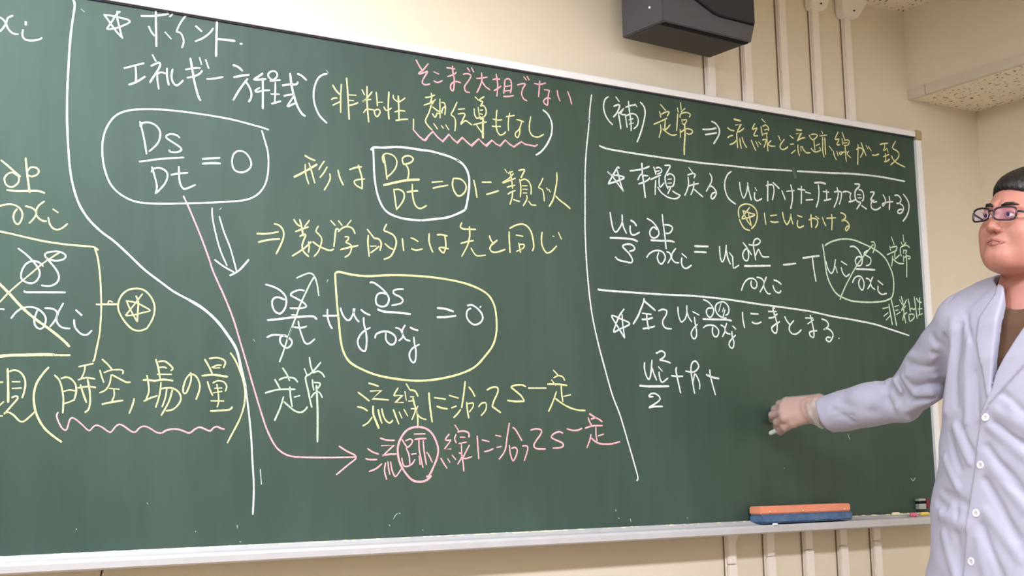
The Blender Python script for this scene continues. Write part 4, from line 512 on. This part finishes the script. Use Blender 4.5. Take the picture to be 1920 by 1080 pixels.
CH = {'white': chalk_mat('white_chalk', (.78, .85, .84)), 'yellow': chalk_mat('yellow_chalk', (.76, .75, .38)), 'pink': chalk_mat('pink_chalk', (.84, .45, .50)),
      'pale': chalk_mat('pale_green_chalk', (.58, .78, .56)), 'smear': chalk_mat('chalk_dust', (.42, .55, .50)), 'smudge': chalk_mat('rubbed_chalk', (.10, .15, .125))}
# ---------------------------------------------------------------- the room
WY = 2.917; XR = 3.745; XB = 3.408; ZB = 2.254; X0 = -4.2; Y0 = -4.0
def st(name, *b, m=WALL): return boxes(name, [b], m, kind='structure')
st('floor', X0-.2, XR+.2, Y0-.2, WY+.2, -.2, 0, m=FLOOR)
st('wall_back', X0, XR, WY, WY+.2, 0, CEIL+.3)
st('wall_right', XR, XR+.2, Y0, WY+.2, 0, CEIL+.3)
st('wall_left', X0-.2, X0, Y0, WY+.2, 0, CEIL+.3)
st('wall_front', X0, XR, Y0-.2, Y0, 0, CEIL+.3)
st('ceiling', X0, XB, Y0, WY, CEIL, CEIL+.2, m=TILE)
bulk = boxes('wall_bulkhead', [(XB, XR, Y0, WY, ZB+.004, CEIL+.2)], WALL, kind='structure')
boxes('soffit_panel', [(XB+.012, XR, Y0, WY, ZB-.002, ZB+.004)], TILE, parent=bulk)
boxes('edge_trim', [(XB-.004, XB+.014, Y0, 2.842, ZB-.004, 2.283), (XB-.004, XB+.014, 2.845, WY, ZB-.004, 2.283)], TRIM, parent=bulk)
for i, (nm, b) in enumerate([('baseboard_back', (X0, XR, WY-.012, WY, 0, .08)), ('baseboard_right', (XR-.012, XR, Y0, WY-.012, 0, .08))]): boxes(nm, [b], TRIM, kind='structure')
# ceiling lamps (fixtures that carry the lights)
TUBE, N_, L_, b_ = newmat('lamp_tube'); b_.inputs['Emission Color'].default_value = (1, .98, .95, 1); b_.inputs['Emission Strength'].default_value = 2.0
WHT = mat('white_enamel', (.8, .8, .8), .4)
names = ['over the far left end of the chalkboard', 'nearer the left wall, above the chalkboard', 'straight above the chalkboard']
k = 0
for i, (x, y, e) in enumerate(LAMPS):
    t = empty('ceiling_light', (x, y, CEIL), 'long tube lamp on the ceiling '+names[i], 'lamp', 'board lamps')
    boxes('housing', [(-.62, .62, -.05, .05, -.055, 0)], WHT, t, .004); boxes('tube', [(-.58, .58, -.014, .014, -.070, -.056)], TUBE, t, .004)
rn = ['front row, leftmost', 'front row, second', 'front row, third', 'front row, by the right wall', 'rear row, left', 'rear row, middle', 'rear row, right']
for i, (x, y, e) in enumerate(ROOM):
    t = empty('ceiling_light', (x, y, CEIL), 'square-ended white ceiling lamp behind the camera, '+rn[i], 'lamp', 'room ceiling lamps')
    boxes('housing', [(-.63, .63, -.15, .15, -.055, 0)], WHT, t, .004); boxes('tube', [(-.58, .58, -.08, -.05, -.070, -.056), (-.58, .58, .05, .08, -.070, -.056)], TUBE, t, .004)
# ---------------------------------------------------------------- surface cable ducts on the wall
GAP_SHADE = mat('duct_groove_shade', lin(138, 120, 98), .9)
DX = [2.528, 2.674, 2.825, 2.966, 3.108]
dl = ['leftmost of the five cream cable ducts, its top hidden behind the speaker', 'second cream cable duct from the left, just right of the speaker underside', 'third of five cream vertical cable ducts, between the second and the first boxed one',
      'fourth vertical cream cable duct, with the smaller junction box on top', 'rightmost vertical cream cable duct, with the large slanted junction box on top']
jz = [.791, .806, .818, .824, .832]
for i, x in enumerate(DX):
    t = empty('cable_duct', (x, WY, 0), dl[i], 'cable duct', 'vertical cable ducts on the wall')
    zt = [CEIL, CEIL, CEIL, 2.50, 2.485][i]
    boxes('duct_gap_shade', [(-.0012, .0004, -.0045, -.0002, .06, zt)], GAP_SHADE, t)  # brown strip: gap line, with the shade of the duct's left side painted in
    boxes('duct_cover', [(.004, .036, -.015, -.0005, jz[i]+.0015, zt)], DUCT, t, .0025); boxes('duct_base', [(0, .039, -.006, -.0002, .06, zt)], DUCT, t, .0015)
    boxes('duct_cover', [(.003, .037, -.0165, -.0005, .08, jz[i]-.001)], DUCT, t, .0025)
    if i == 3: prism('junction_box', [(-.012, 2.484), (-.004, 2.476), (.050, 2.480), (.058, 2.490), (.085, 2.546), (-.012, 2.546)], 'y', -.030, -.0005, DUCT, t, bev=.003)
    if i == 4: prism('junction_box', [(-.020, 2.490), (-.010, 2.474), (.048, 2.478), (.064, 2.496), (.104, 2.546), (-.020, 2.546)], 'y', -.034, -.0005, DUCT, t, bev=.003)
    if i > 2:
        bm = bmesh.new(); bmesh.ops.create_cone(bm, cap_ends=True, segments=10, radius1=.0025, radius2=.0025, depth=.003, matrix=Matrix.Translation((.03, -.0325 if i == 3 else -.0365, 2.498))@Matrix.Rotation(math.pi/2, 4, 'X'))
        me = bpy.data.meshes.new('screw'); bm.to_mesh(me); bm.free(); link('screw', me, BLACK, t)
    if i == 0: prism('duct_flare', [(.034, .895), (.058, .895), (.034, .850)], 'y', -.014, -.0005, DUCT, t)
tube('wall_crack', [(.795, WY-.0008, .905), (.803, WY-.0008, .88), (.797, WY-.0008, .85), (.780, WY-.0008, .80)], .0012, BLACK); o = COL.objects['wall_crack']; o.name = 'hanging_thread'; tag(o, 'thin dark thread hanging below the chalk tray at the left', 'thread')
# ---------------------------------------------------------------- blackboard
BY = 2.877; BX0 = -.62; BX1 = 3.376; BZ0 = .910; BZ1 = 2.110
bd = empty('blackboard', (1.4, BY, .88), 'long green chalkboard covered in chalk notes on the wall', 'blackboard')
bd.location = (0, BY, 0)
boxes('panel', [(BX0, BX1, 0, .018, BZ0, BZ1)], BOARD, bd)
prism('frame_top', [(-.010, BZ1), (.020, BZ1), (.020, BZ1+.020), (-.007, BZ1+.020), (-.010, BZ1+.016)], 'x', BX0-.02, BX1-.004, ALU, bd)
boxes('frame_shade_strip', [(BX0, BX1-.004, -.0045, -.0002, BZ1-.0035, BZ1)], mat('frame_lip_shade', lin(52, 48, 66), .6), bd)  # dark purple strip paints in the shade under the frame's projecting lip
boxes('frame_side', [(BX1-.004, BX1+.020, -.012, .020, BZ0-.02, BZ1-.010)], ALU, bd, .002)
boxes('frame_side', [(BX0-.020, BX0+.004, -.012, .020, BZ0-.02, BZ1+.02)], ALU, bd, .002)
boxes('corner_cap', [(BX1-.003, BX1+.023, -.014, .021, BZ1-.010, BZ1+.022)], CAPM, bd, .002, label='tan plastic corner cap')
prism('chalk_tray', [(0, BZ0), (-.006, BZ0+.001), (-.030, BZ0-.008), (-.062, BZ0-.012), (-.070, BZ0-.010), (-.077, BZ0-.016), (-.077, BZ0-.029), (-.070, BZ0-.033), (.020, BZ0-.033), (.020, BZ0)], 'x', BX0-.02, BX1+.020, TRAYM, bd)
dust = mat('yellow_chalk_dust', lin(228, 220, 180), .95, .1, .2, 90)
bm = bmesh.new()
for i in range(420):
    x = random.uniform(BX0, BX1); w = random.uniform(.004, .02); h = random.uniform(.0008, .0026)*(1.6 if x > 2.9 else 1)
    r = bmesh.ops.create_icosphere(bm, subdivisions=1, radius=1); bmesh.ops.transform(bm, matrix=Matrix.Translation((x, -.004-random.random()*.006, BZ0-.001))@Matrix.Diagonal((w, .004, h, 1)), verts=r['verts'])
me = bpy.data.meshes.new('chalk_dust'); bm.to_mesh(me); bm.free(); o = link('chalk_dust', me, dust, bd); o['kind'] = 'stuff'
# ---- the writing, in half millimetres on the board (x to the right, z up)
def smoothpts(P):
    if len(P) < 3: return P
    out = []
    for i in range(len(P)-1):
        p0 = P[max(i-1, 0)]; p1 = P[i]; p2 = P[i+1]; p3 = P[min(i+2, len(P)-1)]
        n = 2 if (p2-p1).length < .008 else (3 if (p2-p1).length < .03 else 6)
        for k in range(n):
            t = k/n; out.append(.5*((2*p1)+(p2-p0)*t+(2*p0-5*p1+4*p2-p3)*t*t+(3*p1-p0-3*p2+p3)*t**3))
    out.append(P[-1]); return out
def chalk_mesh(spec, lvl):
    V = []; F = []
    for s in spec.split(';'):
        toks = s.replace('s', ' s ', 1).split() if 's' in s else s.split()
        w = int(toks[0])*1e-4; sharp = toks[1] == 's'; toks = toks[2 if sharp else 1:]
        P = [Vector((int(a.split(',')[0])/2000, int(a.split(',')[1])/2000+1.05)) for a in toks]
        if not sharp: P = smoothpts(P)
        n = len(P); base = len(V); hw = w/2
        for i, p in enumerate(P):
            d = P[min(i+1, n-1)]-P[max(i-1, 0)]
            if d.length < 1e-7: d = Vector((1, 0))
            d.normalize(); nn = Vector((-d.y, d.x))
            if sharp and 0 < i < n-1:
                a = (P[i]-P[i-1]).normalized(); c = max(.55, abs(a.dot(d))); k = 1/c
            else: k = 1
            ww = hw*k*(1+random.uniform(-.10, .10))*(.80 if i in (0, n-1) else 1)
            e = -d*hw*.6 if i == 0 else (d*hw*.6 if i == n-1 else Vector((0, 0)))
            q = p+e
            V += [(q.x+nn.x*ww, -.0001-lvl, q.y+nn.y*ww), (q.x+nn.x*ww*.5, -.0006-lvl, q.y+nn.y*ww*.5), (q.x-nn.x*ww*.5, -.0006-lvl, q.y-nn.y*ww*.5), (q.x-nn.x*ww, -.0001-lvl, q.y-nn.y*ww)]
            if i:
                for j in range(3): a0 = base+(i-1)*4+j; F.append((a0, a0+1, a0+5, a0+4))
    me = bpy.data.meshes.new('chalk_writing'); me.from_pydata(V, [], F); return me
for i, (c, lab, spec) in enumerate(CHALK):
    nm = 'chalk_dust_mark' if c in ('smear', 'smudge') else ('chalk_line' if any(w in lab for w in ('rule ', 'dividing line bend', 'dividing line snak', 'loop around', 'arrow running', 'arrow striking', 'double arrow', 'zigzag line', 'wavy line', 'ring around')) else 'chalk_writing')
    o = link(nm, chalk_mesh(spec, {'white': 0, 'pink': .0002, 'yellow': .0001, 'pale': .0003, 'smear': 0, 'smudge': .0006}[c]), CH[c], bd)
    if lab[0] != '~': o['label'] = lab
    if c == 'smear': o['kind'] = 'stuff'
# ---------------------------------------------------------------- things on the tray
er = empty('board_eraser', (2.762, 2.839, .9035), 'long orange and blue board eraser on the chalk tray', 'eraser')
er.rotation_euler.z = -.035
ORG = mat('orange_felt', lin(226, 146, 116), .8, .2, .08, 60, .4, 300); BLU = mat('blue_felt', lin(52, 92, 142), .95, .1, .30, 45, .8, 250, col2=lin(112, 134, 160))
boxes('felt_base', [(-.172, .172, -.024, .030, 0, .0245)], BLU, er, .004); boxes('grip_board', [(-.173, .166, -.022, .028, .025, .047)], ORG, er, .003)
for x in (-.140, -.018, .140):
    bm = bmesh.new(); bmesh.ops.create_uvsphere(bm, u_segments=10, v_segments=6, radius=.0032, matrix=Matrix.Translation((x, -.0225, .031)))
    me = bpy.data.meshes.new('rivet'); bm.to_mesh(me); bm.free(); link('rivet', me, mat('brass', lin(225, 205, 165), .3, .5, metal=.6), er, smooth=True)
def stick(name, p, q, r, m, label, cat='chalk'):
    o = tube(name, [Vector(p)+(Vector(q)-Vector(p))*t for t in (0, .06, .5, .94, 1)], [r*.75, r, r, r, r*.75], m, n=12); tag(o, label, cat); return o
stick('chalk_stub', (3.150, 2.858, .9115), (3.182, 2.860, .9115), .0050, mat('cream_chalk', lin(240, 228, 196), .9, .1), 'small cream chalk stub on the tray, left of the pink one')
stick('chalk_stub', (3.212, 2.845, .9075), (3.228, 2.832, .9075), .0068, mat('pink_stick', lin(228, 120, 140), .9, .1), 'small pink chalk stub on the tray between cream and yellow')
stick('chalk_stub', (3.262, 2.848, .908), (3.300, 2.850, .908), .0056, mat('yellow_stick', lin(236, 204, 110), .9, .1), 'yellow chalk stub on the tray right beside the white coat')
stick('chalk_stub', (2.612, 2.802, .9010), (2.630, 2.803, .9010), .0035, CH['white'], 'tiny white chalk crumb at the front left foot of the eraser')
mg = empty('magnet_holder', (3.290, 2.8765, .922), 'small grey holder with a dark band and red end beside the coat', 'holder')
boxes('holder_body', [(-.016, .016, -.016, 0, 0, .017), (-.017, .016, -.016, 0, .0245, .032)], mat('grey_plastic', lin(168, 176, 172), .5), mg, .0015)
boxes('dark_band', [(-.015, .014, -.015, 0, .0165, .025)], BLACK, mg); boxes('red_end', [(.0165, .03, -.017, 0, .004, .031)], mat('dark_red', lin(120, 40, 56), .5), mg, .001)
# ---------------------------------------------------------------- wall speaker
sp = empty('wall_speaker', (2.20, 2.70, 2.25), 'dark grey box speaker mounted on the wall above the chalkboard', 'speaker')
# local frame: x along the front (to the right), y towards the wall
ang = math.atan2(2.719-2.696, 2.553-2.203); sp.location = (2.203, 2.696, 2.25); sp.rotation_euler.z = ang
W, D, H = .349, .168, .262
bm = bmesh.new()
prof = [(0, 0), (W-.013, 0), (W+.006, .058), (W+.006, H), (0, H)]
a = [bm.verts.new((x, 0 if x < W-.02 or z > .01 else .0, z)) for x, z in prof]
b = [bm.verts.new((min(x, W-.013), D, z)) for x, z in prof]
n = len(prof); bm.faces.new(a); bm.faces.new(b[::-1])
for i in range(n): bm.faces.new((a[i], b[i], b[(i+1) % n], a[(i+1) % n]))
bmesh.ops.recalc_face_normals(bm, faces=bm.faces); bmesh.ops.bevel(bm, geom=bm.edges[:], offset=.0025, segments=2, affect='EDGES')
me = bpy.data.meshes.new('cabinet'); bm.to_mesh(me); bm.free(); link('cabinet', me, SPK, sp)
gp = [(.020, .1255), (.188, .0575), (.212, .0535), (W-.001, .0535), (W-.001, H-.02), (.020, H-.02)]
prism('grille', gp, 'y', -.007, .002, GRILLE, sp, bev=.002)
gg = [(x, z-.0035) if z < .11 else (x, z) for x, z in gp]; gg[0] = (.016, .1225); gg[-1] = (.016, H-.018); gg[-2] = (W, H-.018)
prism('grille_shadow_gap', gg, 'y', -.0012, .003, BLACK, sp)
boxes('bottom_lip', [(.012, W-.02, .004, .022, -.0035, .001)], BLACK, sp, .001)
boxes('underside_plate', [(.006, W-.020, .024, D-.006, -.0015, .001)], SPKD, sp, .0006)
boxes('bracket', [(W*.35, W*.65, D-.003, D+.055, .13, .22)], BLACK, sp, .003)
for y, z in ((.05, .052),):
    bm = bmesh.new(); bmesh.ops.create_uvsphere(bm, u_segments=10, v_segments=6, radius=.004, matrix=Matrix.Translation((-.001, y, z)))
    me = bpy.data.meshes.new('screw'); bm.to_mesh(me); bm.free(); link('screw', me, ALU, sp, smooth=True)
# ---------------------------------------------------------------- the lecturer
COSP, SINP = .2198, -.9755
man = empty('person', (2.7856, 2.0347, 0), 'man in a white lab coat and dark glasses reaching to the chalkboard', 'person', rz=math.atan2(SINP, COSP))
def skin_mat():
    m, N, L, b = newmat('skin'); b.inputs['Roughness'].default_value = .48; b.inputs['Specular IOR Level'].default_value = .4
    b.inputs['Subsurface Weight'].default_value = .12; b.inputs['Subsurface Radius'].default_value = (.010, .004, .002); b.inputs['Subsurface Scale'].default_value = .6
    tc = N.new('ShaderNodeTexCoord'); n = N.new('ShaderNodeTexNoise'); n.inputs['Scale'].default_value = 22; n.inputs['Detail'].default_value = 5; L.new(tc.outputs['Object'], n.inputs['Vector'])
    mx = N.new('ShaderNodeMix'); mx.data_type = 'RGBA'; mx.inputs[6].default_value = (*lin(178, 118, 104), 1); mx.inputs[7].default_value = (*lin(196, 140, 124), 1)
    L.new(n.outputs['Fac'], mx.inputs[0]); L.new(mx.outputs[2], b.inputs['Base Color']); return m
SKIN = skin_mat(); LIPS = mat('lips', lin(160, 100, 94), .45, .4, .06, 60)
body, v, q = sdfmesh('body', f_body, (-.86, -.25, 0), (.39, .16, 1.80), .003, SKIN, man)
sdfmesh('lips', f_lips, (-.06, -.22, 1.50), (.06, -.12, 1.60), .0009, LIPS, man)
HAIR = mat('black_hair', lin(24, 20, 22), .42, .5, .3, 120, .5, 300)
sdfmesh('hair', f_hair, (-.13, -.25, 1.5), (.13, .08, 1.83), .0025, HAIR, man)
EYEW = mat('eye_white', lin(226, 218, 214), .25, .5); IRIS = mat('dark_iris', lin(20, 13, 11), .3, .3)
for s in (-1, 1):
    c = headw((s*.031, -.0798, .0)); bm = bmesh.new(); bmesh.ops.create_uvsphere(bm, u_segments=20, v_segments=14, radius=.0122)
    me = bpy.data.meshes.new('eye'); bm.to_mesh(me); bm.free(); e = link('eye', me, EYEW, man, smooth=True, loc=c)
    bm = bmesh.new(); bmesh.ops.create_uvsphere(bm, u_segments=16, v_segments=10, radius=.0068, matrix=Matrix.Translation((-.0024, -.0078, .0006))@Matrix.Diagonal((1, .75, 1, 1)))
    me = bpy.data.meshes.new('iris'); bm.to_mesh(me); bm.free(); link('iris', me, IRIS, e, smooth=True)
    tube('eyebrow', [headw((s*a, -b, z)) for a, b, z in ((.011, .0935, .0195), (.022, .0930, .0235), (.035, .0865, .0255), (.048, .0745, .0225))], [.0028, .0042, .0040, .0018], HAIR, man)
# glasses
GF = mat('dark_purple_frame', lin(28, 20, 34), .3, .6)
gl = bpy.data.objects.new('glasses', None); COL.objects.link(gl); gl.parent = man
LENS, N_, L_, b_ = newmat('coated_lens'); b_.inputs['Base Color'].default_value = (*lin(150, 120, 220), 1); b_.inputs['Roughness'].default_value = .05; b_.inputs['Alpha'].default_value = .10; b_.inputs['Specular IOR Level'].default_value = .8; b_.inputs['Specular Tint'].default_value = (.35, .25, 1, 1)
for s in (-1, 1):
    def gp_(u, w):        # lens plane wraps slightly back at the outside
        x = s*(.0330+u); return headw((x, -.1120+.16*abs(u+.026)+.10*max(u, 0), -.004+w))
    ring = []
    for k in range(28):
        t = 2*math.pi*k/28; c, si = math.cos(t), math.sin(t)
        ring.append(gp_(math.copysign(abs(c)**.55, c)*.0265, math.copysign(abs(si)**.6, si)*.0150+(.0015 if c > 0 and si > 0 else 0)))
    tube('rim', ring, .0024, GF, gl, closed=True, n=6)
    bm = bmesh.new(); fr = [bm.verts.new(p) for p in ring]; ct = bm.verts.new(gp_(0, 0))
    for k in range(28): bm.faces.new((fr[k], fr[(k+1) % 28], ct))
    me = bpy.data.meshes.new('lens'); bm.to_mesh(me); bm.free(); link('lens', me, LENS, gl, smooth=True)
    tube('temple', [gp_(.0265, .006), headw((s*.071, -.080, .004)), headw((s*.079, -.04, .002)), headw((s*.083, .006, -.002)), headw((s*.083, .024, -.016))], [.0028, .0026, .0022, .0020, .0018], GF, gl)
tube('bridge', [headw(p) for p in ((-.0085, -.1120, .001), (-.003, -.1145, .0035), (.003, -.1145, .0035), (.0085, -.1120, .001))], .0020, GF, gl)
# clothes
TEE = mat('brown_cotton', lin(104, 80, 64), .9, .15, .05, 30, .5, 700)
sdfmesh('tshirt', f_tee, (-.24, -.22, .9), (.24, .2, 1.52), .004, TEE, man)
COATM = mat('white_cotton_coat', lin(177, 175, 195), .85, .2, .02, 10, .35, 900)
sdfmesh('lab_coat', f_coat, (-.72, -.28, .55), (.42, .26, 1.58), .0036, COATM, man)
sdfmesh('trousers', f_trousers, (-.25, -.2, .05), (.25, .2, 1.0), .008, mat('dark_trousers', lin(52, 52, 60), .85, .2, .05), man)
SHOE = mat('black_leather', lin(30, 28, 28), .4, .5)
for s in (-1, 1): sdfmesh('shoe', lambda p, s=s: f_shoe(p, s), (-.2, -.2, 0), (.2, .13, .13), .005, SHOE, man)
BUT = mat('white_button', lin(232, 228, 238), .35, .5); HOLE = mat('button_hole', lin(150, 145, 155), .6)
def surf_y(x, z):
    ys = np.arange(-.30, .0, .0015); pp = np.stack([np.full_like(ys, x), ys, np.full_like(ys, z)], -1).astype(np.float32)
    f = f_coat(pp); i = np.nonzero(f < 0)[0]; return float(ys[i[0]]) if len(i) else -.16
for i, (x, z) in enumerate(BUTTONS):
    y = surf_y(x, z); y1 = surf_y(x+.008, z); y2 = surf_y(x-.008, z); nrm = Vector((y1-y2, -.016, 0)).normalized()
    Mx = Matrix.Translation((x, y, z))@nrm.to_track_quat('Z', 'Y').to_matrix().to_4x4()
    bm = bmesh.new()
    prof = [(0, .0022), (.0050, .0022), (.0062, .0034), (.0088, .0032), (.0098, .0018), (.0098, .0), (.0, -.001)]
    rings = [[bm.verts.new(Mx@Vector((r*math.cos(k*math.pi/10), r*math.sin(k*math.pi/10), h))) for k in range(20)] if r else [bm.verts.new(Mx@Vector((0, 0, h)))] for r, h in prof]
    for A_, B_ in zip(rings, rings[1:]):
        for k in range(20):
            if len(A_) == 1: bm.faces.new((A_[0], B_[k], B_[(k+1) % 20]))
            elif len(B_) == 1: bm.faces.new((A_[k], B_[0], A_[(k+1) % 20]))
            else: bm.faces.new((A_[k], B_[k], B_[(k+1) % 20], A_[(k+1) % 20]))
    bmesh.ops.recalc_face_normals(bm, faces=bm.faces)
    me = bpy.data.meshes.new('button'); bm.to_mesh(me); bm.free(); bo = link('button', me, BUT, man, smooth=True)
    bm = bmesh.new()
    for a, b in ((1, 1), (1, -1), (-1, 1), (-1, -1)): bmesh.ops.create_cube(bm, size=1, matrix=Mx@Matrix.Translation((a*.0018, b*.0018, .0024))@Matrix.Diagonal((.0016, .0016, .0008, 1)))
    me = bpy.data.meshes.new('thread_hole'); bm.to_mesh(me); bm.free(); link('thread_hole', me, HOLE, bo)
# vinyl glove on the writing hand
GL, N_, L_, b_ = newmat('clear_vinyl'); b_.inputs['Base Color'].default_value = (.88, .82, .78, 1); b_.inputs['Roughness'].default_value = .25; b_.inputs['Alpha'].default_value = .30; b_.inputs['Specular IOR Level'].default_value = .7
g, v, q = sdfmesh('glove', f_glove, (-.86, -.03, 1.12), (-.60, .14, 1.28), .0015, GL, man); g['label'] = 'clear vinyl glove with a loose cuff'
# chalk in his fingers (a thing of its own)
def w_(p): x, y, z = p; return Vector((2.7856+COSP*x-SINP*y, 2.0347+SINP*x+COSP*y, z))
stick('chalk_stick', w_((-.834, .074, 1.154)), w_((-.782, .069, 1.173)), .0064, CH['white'], 'white chalk stick held in the gloved fingers', 'chalk')
